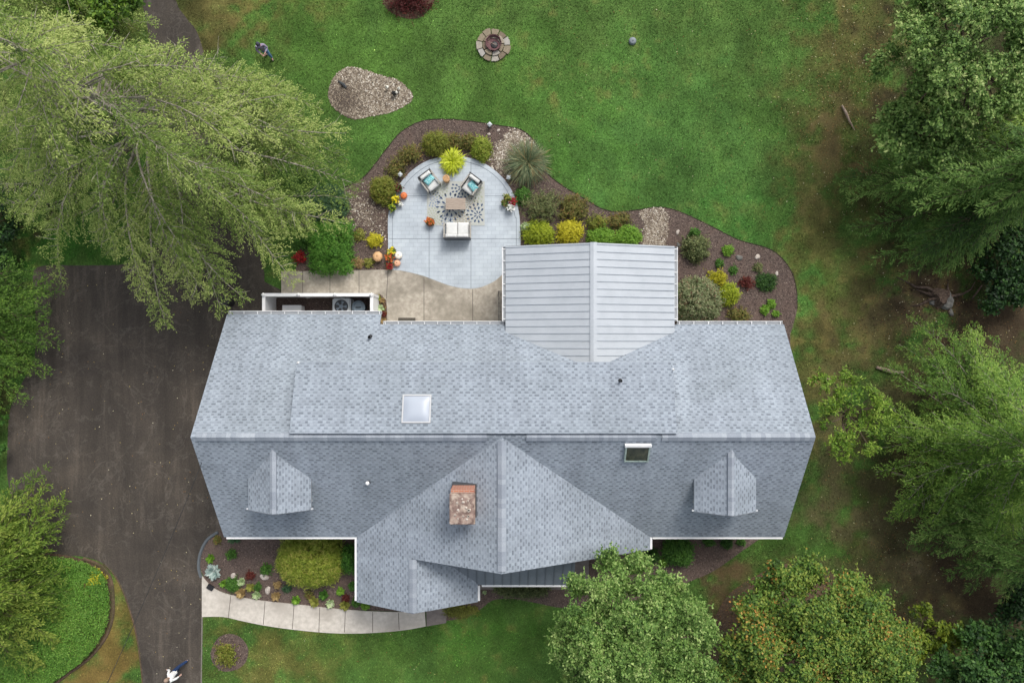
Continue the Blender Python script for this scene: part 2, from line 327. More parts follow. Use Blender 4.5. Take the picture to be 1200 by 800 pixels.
# lawn colour: patches of richer grass, dry grass, bare earth (px, py, rx, ry, colour, strength)
BL = [
 (700,60,420,190,(80,112,54),0.7),(760,170,180,110,(66,106,50),0.8),(600,110,150,80,(78,120,50),0.5),
 (860,280,120,40,(64,112,48),0.8),(930,330,26,70,(72,116,52),0.8),(560,180,200,40,(72,116,48),0.5),
 (380,60,120,60,(74,112,46),0.6),(300,12,60,24,(104,100,56),0.8),(245,30,46,36,(104,96,58),0.7),
 (990,140,70,180,(80,90,46),0.8),(980,170,24,60,(98,90,60),0.8),(1020,40,60,60,(84,86,48),0.7),(965,235,26,70,(100,98,58),0.5),
 (960,330,26,60,(84,100,46),0.6),(1000,350,60,90,(86,92,50),0.8),(1000,400,60,40,(96,88,56),0.7),(1105,352,70,42,(86,72,56),0.95),(1160,385,70,50,(78,70,52),0.9),(940,450,30,60,(72,74,40),0.8),
 (985,510,45,35,(72,62,46),0.9),(1060,480,70,110,(74,78,48),0.8),(952,600,70,75,(56,88,38),0.95),
 (925,640,110,40,(58,88,36),0.8),(1025,590,45,60,(74,86,46),0.9),(1065,650,80,60,(112,106,80),1.0),(1140,700,110,70,(86,74,58),1.0),(1010,650,50,60,(74,80,42),0.8),
 (1000,690,50,50,(58,86,38),0.7),(1130,600,150,150,(74,76,50),0.85),(1180,480,100,300,(60,52,40),0.8),
 (845,710,20,45,(88,74,56),0.9),(880,690,50,34,(80,76,48),0.7),(950,760,120,60,(78,62,46),0.8),
 (380,760,140,60,(72,98,44),0.6),(330,775,50,30,(104,96,54),0.6),(560,760,160,60,(64,98,40),0.6),(560,740,90,26,(60,104,38),0.6),
 (300,740,60,16,(92,96,48),0.5),(140,760,34,70,(108,98,52),0.95),(120,800,60,30,(110,98,54),0.9),
 (60,285,120,36,(40,88,28),0.8),(10,250,40,50,(52,44,32),0.9),(110,60,160,110,(60,66,34),0.8),(310,230,90,90,(60,92,40),0.7),
 (15,470,16,80,(62,72,38),0.9),(1160,100,130,200,(52,50,34),0.9),
]
def lawncol(x, y):
    x = np.asarray(x, float); y = np.asarray(y, float)
    px = x*F/H + 600; py = 400 - y*F/H
    n1 = fnoise(x, y, 2.6, 11)-0.5; n2 = fnoise(x, y, 2.6, 23)-0.5
    n3 = fnoise(x, y, 0.55, 61)-0.5; n4 = fnoise(x, y, 0.55, 71)-0.5; px2 = px + n1*80 + n3*70; py2 = py + n2*80 + n4*70
    c = np.tile(np.array(lin((68, 104, 46))), (x.size, 1)).reshape(x.shape+(3,))
    nf = fnoise(x, y, 0.9, 81, 5)
    for bx, by, rx, ry, col, s in BL:
        g = np.exp(-(((px2-bx)/rx)**2 + ((py2-by)/ry)**2)**1.2); g = np.clip(g + (nf-0.5)*3.0*np.minimum(4*g*(1-g), 1), 0, 1)*s
        c = c*(1-g[..., None]) + np.array(lin(col))*g[..., None]
    # mottling: clover and dry tufts
    a = fnoise(x, y, 1.5, 31, 5); b = fnoise(x, y, 0.7, 41, 4); d = fnoise(x, y, 5.0, 51, 3)
    c = c*(0.58+0.80*a)[..., None]*(0.70+0.58*b)[..., None]*np.array([1.22, 1.08, 1.16])
    dry = np.clip((b-0.60)*5, 0, 1)*0.5*np.clip((d-0.35)*3, 0, 1)
    c = c*(1-dry[..., None]) + np.array(lin((122, 110, 66)))*dry[..., None]
    return np.clip(c, 0, 1)

def sheet(name, poly, z, m, kind='structure', depth=0.0, label=None):
    """a flat piece of ground; with depth it becomes a low slab"""
    q = [p for i, p in enumerate(poly) if math.hypot(p[0]-poly[i-1][0], p[1]-poly[i-1][1]) > 0.01]; poly = q
    me = bpy.data.meshes.new(name); bm = bmesh.new()
    vs = [bm.verts.new((x, y, z)) for x, y in poly]; es = [bm.edges.new((vs[i], vs[(i+1) % len(vs)])) for i in range(len(vs))]
    bmesh.ops.triangle_fill(bm, use_beauty=True, use_dissolve=False, edges=es)
    bmesh.ops.recalc_face_normals(bm, faces=bm.faces)
    for f in bm.faces:
        if f.normal.z < 0: f.normal_flip()
    if depth:
        top = list(bm.faces)
        for i in range(len(vs)):
            a, b = vs[i].co, vs[(i+1) % len(vs)].co
            q = [bm.verts.new(p) for p in ((a.x, a.y, z), (b.x, b.y, z), (b.x, b.y, z-depth), (a.x, a.y, z-depth))]
            bm.faces.new(q)
    bm.to_mesh(me); bm.free()
    for p in me.polygons: p.use_smooth = False
    o = link(name, me, m); o['kind'] = kind
    return o
def strips(o, segs, w, z, m):
    """joint lines: second material in the slab's own mesh"""
    me = o.data; bm = bmesh.new(); bm.from_mesh(me); me.materials.append(m); mi = len(me.materials)-1
    for a, b in segs:
        a = Vector((*a, z)); b = Vector((*b, z)); d = (b-a).normalized(); n = Vector((-d.y, d.x, 0))*w/2
        f = bm.faces.new([bm.verts.new(p) for p in (a-n, b-n, b+n, a+n)]); f.material_index = mi
        if f.normal.z < 0: f.normal_flip()
    bm.to_mesh(me); bm.free()

# lawn ground: one sheet, finely divided where the photograph looks, reaching far beyond
def make_ground():
    xs = np.concatenate([[-400, -150, -60, -36], np.arange(-30, 30.01, 0.12), [36, 60, 150, 400]])
    ys = np.concatenate([[-400, -150, -60, -28], np.arange(-21, 21.01, 0.12), [28, 60, 150, 400]])
    X, Y = np.meshgrid(xs, ys, indexing='ij'); nx, ny = X.shape
    Z = (fnoise(X, Y, 3.0, 5)-0.5)*0.0
    v = np.stack([X, Y, Z], -1).reshape(-1, 3)
    i = np.arange(nx*ny).reshape(nx, ny)
    f = np.stack([i[:-1, :-1], i[1:, :-1], i[1:, 1:], i[:-1, 1:]], -1).reshape(-1, 4)
    me = bpy.data.meshes.new('lawn'); me.vertices.add(len(v)); me.vertices.foreach_set('co', v.ravel())
    me.loops.add(f.size); me.loops.foreach_set('vertex_index', f.ravel()); me.polygons.add(len(f))
    me.polygons.foreach_set('loop_start', np.arange(0, f.size, 4)); me.update(calc_edges=True)
    c = lawncol(X, Y).reshape(-1, 3); a = me.attributes.new('tint', 'FLOAT_COLOR', 'POINT')
    a.data.foreach_set('color', np.concatenate([c, np.ones((len(c), 1))], 1).ravel())
    m = mat('lawn_turf', (0.05, 0.1, 0.03), 0.95, spec=0.1); k = N(m)
    at = k.t.nodes.new('ShaderNodeAttribute'); at.attribute_name = 'tint'
    co = k.coord(); f1 = k.noise(11, 8, 0.85, co)
    c = k.mix(1.0, at.outputs['Color'], k.ramp(f1, [(0.28, (0.18, 0.18, 0.18)), (0.72, (0.8, 0.8, 0.8))]), 'OVERLAY')
    k.base(c); k.bump(f1, 0.8, 0.05)
    o = link('lawn', me, m); o['kind'] = 'structure'
make_ground()

def leafmesh(name, C, D, Nn, L, W, V, mats, parent=None, tri=False, col=None, fold=0.0):
    """n small faces; C base, D direction, Nn face normal, L/W length and width, V value"""
    n = len(C); D = D/np.maximum(np.linalg.norm(D, axis=1, keepdims=True), 1e-6)
    S = np.cross(D, Nn); S /= np.maximum(np.linalg.norm(S, axis=1, keepdims=True), 1e-6)
    L = np.broadcast_to(np.asarray(L, float), (n,))[:, None]; W = np.broadcast_to(np.asarray(W, float), (n,))[:, None]
    if tri: vs = np.stack([C-S*W/2, C+S*W/2, C+D*L], 1); k = 3
    else: vs = np.stack([C, C+D*L*0.45+S*W/2, C+D*L, C+D*L*0.45-S*W/2], 1); k = 4
    me = bpy.data.meshes.new(name); me.vertices.add(n*k); me.vertices.foreach_set('co', vs.astype(np.float32).ravel())
    me.loops.add(n*k); me.loops.foreach_set('vertex_index', np.arange(n*k)); me.polygons.add(n)
    me.polygons.foreach_set('loop_start', np.arange(0, n*k, k)); me.update(calc_edges=True)
    a = me.attributes.new('v', 'FLOAT', 'FACE'); a.data.foreach_set('value', np.clip(V, 0, 1).astype(np.float32))
    if col is not None:
        a = me.attributes.new('tint', 'FLOAT_COLOR', 'POINT'); cc = np.repeat(np.concatenate([col, np.ones((n, 1))], 1), k, axis=0)
        a.data.foreach_set('color', cc.astype(np.float32).ravel())
    return link(name, me, mats, parent)
def rdir(n, zlo=-1, zhi=1):
    z = rng.uniform(zlo, zhi, n); t = rng.uniform(0, 2*np.pi, n); r = np.sqrt(1-z*z)
    return np.stack([r*np.cos(t), r*np.sin(t), z], 1)

def make_grass(n=800000):
    x = rng.uniform(-28, 28, n); y = rng.uniform(-19, 19, n)
    ok = free(x+rng.normal(0, 0.05, n), y+rng.normal(0, 0.05, n), (Z_ivy,)); ok &= ~(inpoly(x, y, Z_autumn) & (rng.random(n) < 0.9))
    x = x[ok]; y = y[ok]; c = lawncol(x, y)
    green = c[:, 1]/(c[:, 0]+1e-4); keep = rng.random(len(x)) < np.clip((green-0.78)*2.2, 0.08, 1)
    x, y, c = x[keep], y[keep], c[keep]; n = len(x)
    D = rdir(n, 0.15, 0.9); C = np.stack([x, y, np.zeros(n)], 1); Nn = rdir(n, 0.3, 1)
    br = (np.exp(rng.normal(0, 0.42, n))*(0.70+0.60*fnoise(x, y, 0.30, 91, 3)))[:, None]; c = np.clip(c*br*np.array([1.12, 1.08, 1.0]), 0, 1)
    m = mat('grass_blades', (0.05, 0.1, 0.03), 0.7, spec=0.2); k = N(m)
    at = k.t.nodes.new('ShaderNodeAttribute'); at.attribute_name = 'tint'; k.base(at.outputs['Color'])
    o = leafmesh('lawn_grass', C, D, Nn, rng.uniform(0.05, 0.11, n), rng.uniform(0.018, 0.04, n), rng.random(n), m, tri=True, col=c)
    tag(o, 'short mown green grass covering the lawns around the house', 'grass', kind='stuff')
make_grass()

# --- roads, paths, beds
sheet('driveway', Z_drive, 0.010, M['asphalt'])
bf = sheet('front_mulch_bed', Z_bedfront, 0.014, M['mulch'])
br_ = sheet('entry_mulch_bed', Z_bedright, 0.018, M['mulch'])
sheet('back_mulch_bed', Z_bedback, 0.014, M['mulch'])
sheet('gravel_island_ground', Z_island, 0.012, M['gravel_base'])
sheet('round_mulch_bed', Z_round, 0.012, M['mulch'])
sheet('tree_mulch_ring', Z_topring, 0.012, M['soil'])
sheet('autumn_tree_mulch_ring', Z_autumn, 0.012, M['soil'])
sheet('ivy_bed_soil', Z_ivy, 0.012, M['soil'])
cw = sheet('back_walkway', Z_concrete, 0.05, M['concrete'], depth=0.05)
strips(cw, [(P(a, 317 if a < 456 else 330), P(a, 420)) for a in (355,)] + [(P(421, 317), P(421, 345)), (P(497, 325), P(497, 420)), (P(554, 339), P(554, 420)), (P(455, 317), P(453, 350)), (P(387, 318), P(387, 345))], 0.03, 0.0535, M['joint'])
fw = sheet('front_walkway', Z_walk, 0.05, M['concrete_front'], depth=0.05)
strips(fw, [(P(271, 697), P(268, 723)), (P(311, 704), P(309, 731)), (P(345, 708), P(343, 736)), (P(375, 711), P(374, 740)), (P(405, 714), P(404, 740)), (P(437, 716), P(437, 740)), (P(467, 717), P(468, 737))], 0.03, 0.0535, M['joint'])
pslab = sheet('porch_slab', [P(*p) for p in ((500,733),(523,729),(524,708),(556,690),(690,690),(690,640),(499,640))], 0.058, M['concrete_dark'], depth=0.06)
cov = sheet('covered_patio_slab', Z_cover, 0.062, M['concrete'], depth=0.06)
pt = sheet('patio', Z_patio, 0.058, M['patio'], depth=0.058)
strips(pt, [(P(503, 195), P(503, 327)), (P(552, 190), P(552, 338)), (P(457, 230), P(606, 230)), (P(456, 280), P(609, 280)), (P(460, 255), P(460, 316)), (P(605, 255), P(605, 300))], 0.025, 0.0615, M['joint_blue'])
ring = spline([P(*p) for p in ((460,256),(464,239),(472,221),(486,205),(505,193),(530,188),(554,192),(573,201),(589,216),(599,235),(604,256))], False, 6)
strips(pt, list(zip(ring[:-1], ring[1:])), 0.03, 0.0615, M['joint_blue'])
# bed edging: dug dark edge + kerb line
def edge(name, pts, w, z, m, h=0.05):
    g = G(); g.tube([(*p, z) for p in spline([P(*q) for q in pts], False, 5)], w/2, 6); return tag(g.build(name, m), kind='structure')
edge('back_bed_edge', [(398,222),(427,207),(452,176),(470,155),(495,142),(525,140),(556,143),(582,147),(610,152),(627,167),(637,190),(642,204),(661,219),(685,233),(706,245),(724,248),(748,246),(772,243),(796,248),(835,266),(865,281),(904,293),(925,314),(933,338),(934,362)], 0.06, 0.0, mat('cut_edge', lin((44, 38, 30)), 1))
edge('driveway_kerb', [(256,623),(243,632),(235,648),(233,664),(236,676)], 0.16, 0.03, mat('kerb_stone', lin((92, 98, 102)), 0.9))
edge('driveway_edge', [(237,722),(236.5,760),(236,800),(236,850)], 0.07, 0.01, mat('edge_strip', lin((120, 116, 108)), 0.9))
edge('ivy_bed_edge', [(98,654),(120,663),(130,678),(133,700),(132,724),(123,748),(104,771),(80,789),(60,804)], 0.16, 0.02, M['soil'])
edge('driveway_grass_edge', [(121,660),(136,676),(150,708),(160,745),(167,800),(167,850)], 0.07, 0.01, M['soil'])

# --- loose stuff on the ground
def scatter(poly, n, test=None):
    a = np.array(poly); x0, y0 = a.min(0); x1, y1 = a.max(0)
    x = rng.uniform(x0, x1, n*3); y = rng.uniform(y0, y1, n*3); ok = inpoly(x, y, poly)
    if test is not None: ok &= test(x, y)
    return x[ok][:n], y[ok][:n]
def chips(name, poly, n, m, label, size=(0.03, 0.09), avoid=(), lift=0.02, cat='mulch', vfun=None):
    def t(x, y):
        ok = np.ones(x.shape, bool)
        for a in avoid: ok &= ~inpoly(x, y, a)
        return ok
    x, y = scatter(poly, n, t); n = len(x)
    D = rdir(n, -0.1, 0.35); V = rng.random(n) if vfun is None else vfun(x, y)
    o = leafmesh(name, np.stack([x, y, np.full(n, lift)+rng.uniform(0, 0.02, n)], 1), D, rdir(n, 0.4, 1), rng.uniform(*size, n), rng.uniform(0.015, 0.04, n), V, m)
    tag(o, label, cat, kind='stuff')
GR1 = zone([(590,160),(606,153),(622,165),(634,185),(620,176),(606,190),(600,206),(584,196),(574,186),(583,172)], 4)
GR2 = zone([(752,247),(772,243),(782,252),(781,278),(776,290),(754,290),(756,268)], 4)
GR3 = zone([(406,232),(425,222),(443,242),(452,262),(453,282),(437,268),(420,268),(408,256)], 4)
chips('mulch_chips', Z_bedback, 30000, M['chip'], 'loose bark mulch chips covering the curved back bed', avoid=(Z_patio, Z_concrete, Z_cover, GR1, GR2))
chips('mulch_chips', Z_bedfront, 9000, M['chip'], 'loose bark mulch chips in the front bed by the driveway', avoid=(Z_walk,))
chips('mulch_chips', Z_bedright, 9000, M['chip'], 'loose bark mulch chips under the front eave right of the entry', lift=0.03)
chips('mulch_chips', Z_round, 900, M['chip'], 'loose bark mulch chips in the small round lawn bed')
chips('leaf_litter', Z_autumn, 6000, M['litter'], 'dry brown leaf litter under the orange tinged tree', cat='leaf litter', vfun=lambda x, y: rng.random(len(x))*0.45)
def pebbles(name, poly, n, label, s=(0.025, 0.06), lift=0.02, vfun=None, soft=0.0):
    x, y = scatter(poly, n)
    x = x + rng.normal(0, 1, len(x))*soft; y = y + rng.normal(0, 1, len(x))*soft
    if soft: ok = inpoly(x, y, Z_bedback) & ~inpoly(x, y, Z_patio) & (fnoise(x, y, 0.5, 3)+rng.uniform(-.2, .2, len(x)) > 0.36); x, y = x[ok], y[ok]
    n = len(x); r = rng.uniform(*s, n); t = rng.uniform(0, 6.28, n)
    base = np.array([[1,0,0],[0,1,0],[-1,0,0],[0,-1,0],[0,0,1.]]); ca, sa = np.cos(t), np.sin(t)
    V = np.zeros((n, 5, 3)); bx = base[:, 0][None]*r[:, None]*rng.uniform(0.8, 1.4, n)[:, None]; by = base[:, 1][None]*r[:, None]
    V[:, :, 0] = x[:, None]+bx*ca[:, None]-by*sa[:, None]; V[:, :, 1] = y[:, None]+bx*sa[:, None]+by*ca[:, None]; V[:, :, 2] = lift+base[:, 2][None]*r[:, None]*0.7
    tri = np.array([[0,1,4],[1,2,4],[2,3,4],[3,0,4]]); f = (np.arange(n)[:, None, None]*5+tri[None]).reshape(-1, 3)
    me = bpy.data.meshes.new(name); me.vertices.add(n*5); me.vertices.foreach_set('co', V.ravel()); me.loops.add(f.size); me.loops.foreach_set('vertex_index', f.ravel())
    me.polygons.add(len(f)); me.polygons.foreach_set('loop_start', np.arange(0, f.size, 3)); me.update(calc_edges=True)
    a = me.attributes.new('v', 'FLOAT', 'FACE'); a.data.foreach_set('value', np.repeat(vfun(x, y) if vfun else rng.beta(1.5, 1.8, n), 4))
    tag(link(name, me, M['pebble']), label, 'gravel', kind='stuff')
ic = P(404, 118)
pebbles('gravel', Z_island, 5200, 'mixed tan and white gravel filling the lawn island', vfun=lambda x, y: np.clip(rng.beta(1.4, 1.8, len(x)) - 0.45*np.exp(-((x-ic[0])**2+(y-ic[1])**2)/0.6), 0, 1))
pebbles('river_rock', GR1, 2400, 'pale river rock spread behind the round patio edge', (0.025, 0.06), 0.02, soft=0.16)
pebbles('pebble_strip', GR2, 2600, 'tan pebble strip crossing the bed beside the metal roof', (0.02, 0.045), 0.02, soft=0.08)
pebbles('pebble_patch', GR3, 1100, 'pale pebbles in the mulch left of the patio', (0.02, 0.045), 0.02, soft=0.3)
# fallen leaves and twigs on the lawn and drive
def litter():
    n = 4200; px = np.concatenate([rng.normal(1000, 40, 1500), rng.uniform(640, 1040, 350), rng.normal(1070, 60, 900), rng.normal(1110, 60, 900), rng.uniform(240, 560, 120)])
    py = np.concatenate([rng.normal(120, 80, 1500), rng.uniform(0, 250, 350), rng.normal(640, 60, 900), rng.normal(370, 50, 900), rng.uniform(730, 800, 120)])
    x = (px-600)*H/F; y = (400-py)*H/F; ok = free(x, y); x = x[ok]; y = y[ok]; n = len(x)
    v = np.where(rng.random(n) < 0.22, rng.uniform(0.6, 1, n), rng.uniform(0, 0.4, n))
    o = leafmesh('fallen_leaves', np.stack([x, y, rng.uniform(0.05, 0.09, n)], 1), rdir(n, -0.1, 0.1), rdir(n, 0.8, 1), rng.uniform(0.03, 0.08, n), rng.uniform(0.02, 0.045, n), v, M['litter'])
    tag(o, 'small dry and pale fallen leaves strewn over the shady lawn', 'fallen leaves', kind='stuff')
    px = np.concatenate([rng.uniform(20, 250, 170), rng.uniform(170, 235, 30)]); py = np.concatenate([rng.uniform(310, 640, 170), rng.uniform(640, 800, 30)])
    x = (px-600)*H/F; y = (400-py)*H/F; ok = inpoly(x, y, Z_drive); x, y = x[ok], y[ok]; n = len(x)
    o = leafmesh('driveway_leaves', np.stack([x, y, np.full(n, 0.022)], 1), rdir(n, -0.05, 0.05), rdir(n, 0.9, 1), rng.uniform(0.04, 0.08, n), 0.04, rng.uniform(0.2, 1, n), M['litter'])
    tag(o, 'few pale leaf specks lying on the dark driveway', 'fallen leaves', kind='stuff')
    n = 1600; px = np.concatenate([rng.normal(1110, 45, 900), rng.normal(1085, 55, 700)]); py = np.concatenate([rng.normal(355, 30, 900), rng.normal(670, 40, 700)])
    x = (px-600)*H/F; y = (400-py)*H/F
    o = leafmesh('forest_debris', np.stack([x, y, rng.uniform(0.03, 0.07, n)], 1), rdir(n, -0.1, 0.15), rdir(n, 0.5, 1), rng.uniform(0.06, 0.22, n), rng.uniform(0.02, 0.05, n), rng.random(n), M['debris'])
    tag(o, 'dark twigs and bark debris on the bare ground under the right hand trees', 'debris', kind='stuff')
litter()

# ------------------------------------------------------------------ the house
RX0, RX1 = -13.5, 12.75; RY = -4.01; RZ = 6.35; EYF, EZF = -9.16, 3.0; EYB, EZB = 0.80, 3.0; EYB2, EZB2 = 1.294, 2.66
house = thing('house', 'long single storey house with grey blue shingle roof, gables, small dormers and metal patio roof', 'house', (-0.4, -4.4, 0))
def slab(g, pts, t=0.14, mt=0, ms=1):
    """sloped roof slab: shingled top with metre uv (courses up the slope), plain sides"""
    p = [Vector(q) for q in pts]; n = Vector((0, 0, 0))
    for i in range(len(p)): a, b = p[i], p[(i+1) % len(p)]; n += Vector(((a.y-b.y)*(a.z+b.z), (a.z-b.z)*(a.x+b.x), (a.x-b.x)*(a.y+b.y)))
    n.normalize()
    if n.z < 0: p.reverse(); n = -n
    u = Vector((0, 0, 1)).cross(n).normalized(); v = n.cross(u)
    g.poly(p, mt, [(q.dot(u), q.dot(v)) for q in p])
    q = [a - Vector((0, 0, t)) for a in p]; g.poly(q[::-1], ms)
    for i in range(len(p)): j = (i+1) % len(p); g.poly([p[i], q[i], q[j], p[j]], ms)
g = G()
# back slope (the left bay reaches further down), front slope
slab(g, [(RX0, RY, RZ), (RX1, RY, RZ), (RX1, EYB, EZB), (-6.2, EYB, EZB), (-6.2, EYB2, EZB2), (RX0, EYB2, EZB2)])
slab(g, [(RX0, RY, RZ), (RX0, EYF, EZF), (RX1, EYF, EZF), (RX1, RY, RZ)])
GX = -0.43; GF = -9.75; WX = -4.44; WZ = 4.39; WF = -12.2
slab(g, [(GX, RY, RZ), (-7.28, EYF, EZF), (-7.28, WF, EZF), (WX, WF, WZ), (WX, GF, WZ), (GX, GF, RZ)])
slab(g, [(GX, RY, RZ), (GX, GF, RZ), (6.48, GF, EZF), (6.48, EYF, EZF)])
slab(g, [(WX, GF+0.6, WZ), (WX, WF, WZ), (-1.6, WF, EZF), (-1.6, GF+0.6, EZF)])
roof = g.build('roof', [M['shingle'], M['trim']], house)
# low shed dormer over the back slope
g = G(); slab(g, [(-9.31, RY+0.17, RZ+0.13), (6.91, RY+0.17, RZ+0.13), (6.91, -0.88, 5.50), (-9.31, -0.88, 5.50)], 0.2)
shed = g.build('shed_dormer', [M['shingle'], M['trim']], house)
g = G()
for x in (-8.95, 6.55): g.poly([(x, -3.7, 6.08), (x, -1.25, 5.25), (x, -1.25, 4.3)])
g.poly([(-8.95, -1.25, 4.3), (6.55, -1.25, 4.3), (6.55, -1.25, 5.3), (-8.95, -1.25, 5.3)]); g.build('wall', M['siding'], shed)
for x in (-7.6, -1.2, 2.6):
    f = G(); f.box((x-0.05, -1.24, 4.58), (x+1.25, -1.19, 5.12)); fo = f.build('window', M['white'], shed); f = G(); f.box((x, -1.2, 4.62), (x+1.2, -1.18, 5.08)); f.build('window_glass', M['glass'], shed)
# ridge caps made of overlapping bent shingles
def ridge(name, a, b, sl1, sl2, w=0.17, parent=house, step=0.2):
    a = Vector(a); b = Vector(b); d = (b-a); n = max(1, int(d.length/step)); d.normalize(); s = Vector((-d.y, d.x, 0)); g = G()
    L = (b-a).length/n
    for i in range(n):
        p = a + d*L*i; q = p + d*(L+0.04); up0 = Vector((0, 0, 0.075)); up1 = Vector((0, 0, 0.055)); v = rng.random()*0.6+0.2*(vnoise(np.array([i*0.3]), np.array([0.]), 1.0, 3)[0])
        for sg, sl in ((1, sl1), (-1, sl2)):
            e = s*sg*w - Vector((0, 0, sl*w)); pts = [p+up1, q+up0, q+e+up0, p+e+up1]; g.poly(pts if sg < 0 else pts[::-1], val=v)
            g.poly([q+up0, q+up0-Vector((0,0,.03)), q+e+up0-Vector((0,0,.03)), q+e+up0], val=0)
    for sg, sl in ((1, sl1), (-1, sl2)):   # free long edge, in the darkest tone as a painted shadow line
        e = s*sg*w - Vector((0, 0, sl*w)); o1 = Vector((0,0,.06)); g.poly([a+e+o1, b+e+o1, b+e-o1*.3, a+e-o1*.3], val=0.0)
    return g.build(name, M['cap'], parent)
ridge('ridge_cap', (RX0+0.25, RY, RZ), (-1.1, RY, RZ+0.01), 0.66, 0.66)
ridge('ridge_cap', (0.6, RY, RZ+0.01), (6.0, RY, RZ), 0.66, 0.66)
ridge('ridge_cap', (6.3, RY, RZ), (RX1-0.1, RY, RZ), 0.66, 0.66)
ridge('ridge_cap', (GX, GF+0.1, RZ), (GX, RY-0.2, RZ), 0.48, 0.48)
ridge('ridge_cap', (WX, WF+0.05, WZ), (WX, GF-0.05, WZ), 0.48, 0.48)
# small gabled front dormers
def dormer(cx, yf, yb, zr, hw, sl):
    r = thing('dormer', None, None, (cx, yf, 4.2), parent=house)
    g = G(); ze = zr - hw*sl; zm = lambda y: RZ + 0.65*(y-RY)
    yb_e = RY + (ze - RZ)/0.65
    slab(g, [(cx, yb, zr), (cx, yf, zr), (cx-hw, yf, ze), (cx-hw, yb_e, ze)], 0.1)
    slab(g, [(cx, yb, zr), (cx, yf, zr), (cx+hw, yf, ze), (cx+hw, yb_e, ze)], 0.1)
    g.build('dormer_roof', [M['shingle'], M['trim']], r)
    ridge('ridge_cap', (cx, yf+0.03, zr), (cx, yb+0.3, zr), sl, sl, 0.14, r, 0.18)
    g = G(); e = hw-0.15; y0 = yf+0.2
    g.poly([(cx-e, y0, zm(y0)-0.05), (cx+e, y0, zm(y0)-0.05), (cx+e, y0, ze+0.02), (cx, y0, zr-0.14), (cx-e, y0, ze+0.02)])
    for s in (-1, 1): g.poly([(cx+s*e, y0, zm(y0)-0.05), (cx+s*e, y0, ze+0.02), (cx+s*e, yb_e-0.05, ze+0.02)])
    g.build('wall', M['siding'], r)
    g = G(); g.box((cx-0.5, y0-0.06, zm(y0)+0.15), (cx+0.5, y0-0.005, ze+0.15)); g.build('window_frame', M['white'], r)
    g = G(); g.box((cx-0.42, y0-0.08, zm(y0)+0.23), (cx+0.42, y0-0.062, ze+0.07)); g.build('window_glass', M['glass'], r)
    g = G()
    for s in (-1, 1): g.poly([(cx+s*hw, yf-0.012, ze-0.1), (cx+s*hw, yf-0.012, ze), (cx, yf-0.012, zr), (cx, yf-0.012, zr-0.12)]); g.box((min(cx+s*hw, cx+s*(hw+0.08)), yf, ze-0.09), (max(cx+s*hw, cx+s*(hw+0.08)), yf+0.07, ze-0.02))
    g.build('rake_board', M['trim_pale'], r)
dormer(-10.2, -7.38, -4.72, 5.9, 1.38, 0.62)
dormer(9.35, -7.45, -4.72, 5.9, 1.36, 0.62)
# walls
g = G(); s = 0.16
def prismx(x0, x1, y0, y1, zt, zp, yp):
    a = [(y0, 0), (y1, 0), (y1, zt), (yp, zp), (y0, zt)]
    g.poly([(x0, y, z) for y, z in a]); g.poly([(x1, y, z) for y, z in a][::-1])
    g.poly([(x0, y0, 0), (x1, y0, 0), (x1, y0, zt), (x0, y0, zt)]); g.poly([(x1, y1, 0), (x0, y1, 0), (x0, y1, zt), (x1, y1, zt)])
prismx(-13.1, 12.3, -8.75, 0.4, 3.0, RZ-0.24, RY)
def prismy(x0, x1, y0, y1, zt, zp, xp):
    g.poly([(x0, y0, 0), (x1, y0, 0), (x1, y0, zt), (xp, y0, zp), (x0, y0, zt)])
    for x in (x0, x1): g.poly([(x, y0, 0), (x, y1, 0), (x, y1, zt), (x, y0, zt)])
prismy(-6.9, 6.1, -9.4, -8.7, 2.95, RZ-0.24, GX); prismy(-6.85, -2.05, -11.85, -9.3, 2.95, WZ-0.2, WX)
g.build('wall', M['siding'], house)
def window(x0, x1, y, z0, z1, sy):
    r = thing('window', None, None, ((x0+x1)/2, y, z0), parent=house)
    g = G(); ya, yb = sorted((y, y+sy*0.06)); g.box((x0-0.08, ya, z0-0.08), (x1+0.08, yb, z1+0.08)); g.build('frame', M['white'], r, bevel=0.008)
    g = G(); ya, yb = sorted((y+sy*0.062, y+sy*0.075)); m_ = (x0+x1)/2
    g.box((x0, ya, z0), (m_-0.03, yb, z1)); g.box((m_+0.03, ya, z0), (x1, yb, z1)); g.build('pane', M['glass'], r)
for x0, x1 in ((-11.9, -10.3), (7.6, 9.2), (10.0, 11.4)): window(x0, x1, -8.75, 1.0, 2.3, -1)
window(-5.4, -3.5, -11.85, 0.9, 2.3, -1); window(2.6, 4.8, -9.4, 0.9, 2.3, -1)
for x0, x1 in ((-11.5, -10.2), (-3.6, -2.2), (8.6, 10.6)): window(x0, x1, 0.4, 1.0, 2.3, 1)
g = G(); g.box((-1.2, -9.46, 0.06), (-0.2, -9.405, 2.15)); dr = g.build('front_door', mat('door_paint', (0.18, 0.05, 0.04), 0.5), house); g = G(); g.box((-0.34, -9.52, 1.0), (-0.30, -9.461, 1.12)); g.build('handle', M['darkgrey'], dr)
for y0, y1 in ((-8.2, -5.5), (-4.6, -1.9)):
    g = G()
    for i in range(4): g.box((-13.16, y0, 0.02+i*0.54), (-13.105, y1, 0.53+i*0.54))
    g.build('garage_door', M['white'], house, bevel=0.01)
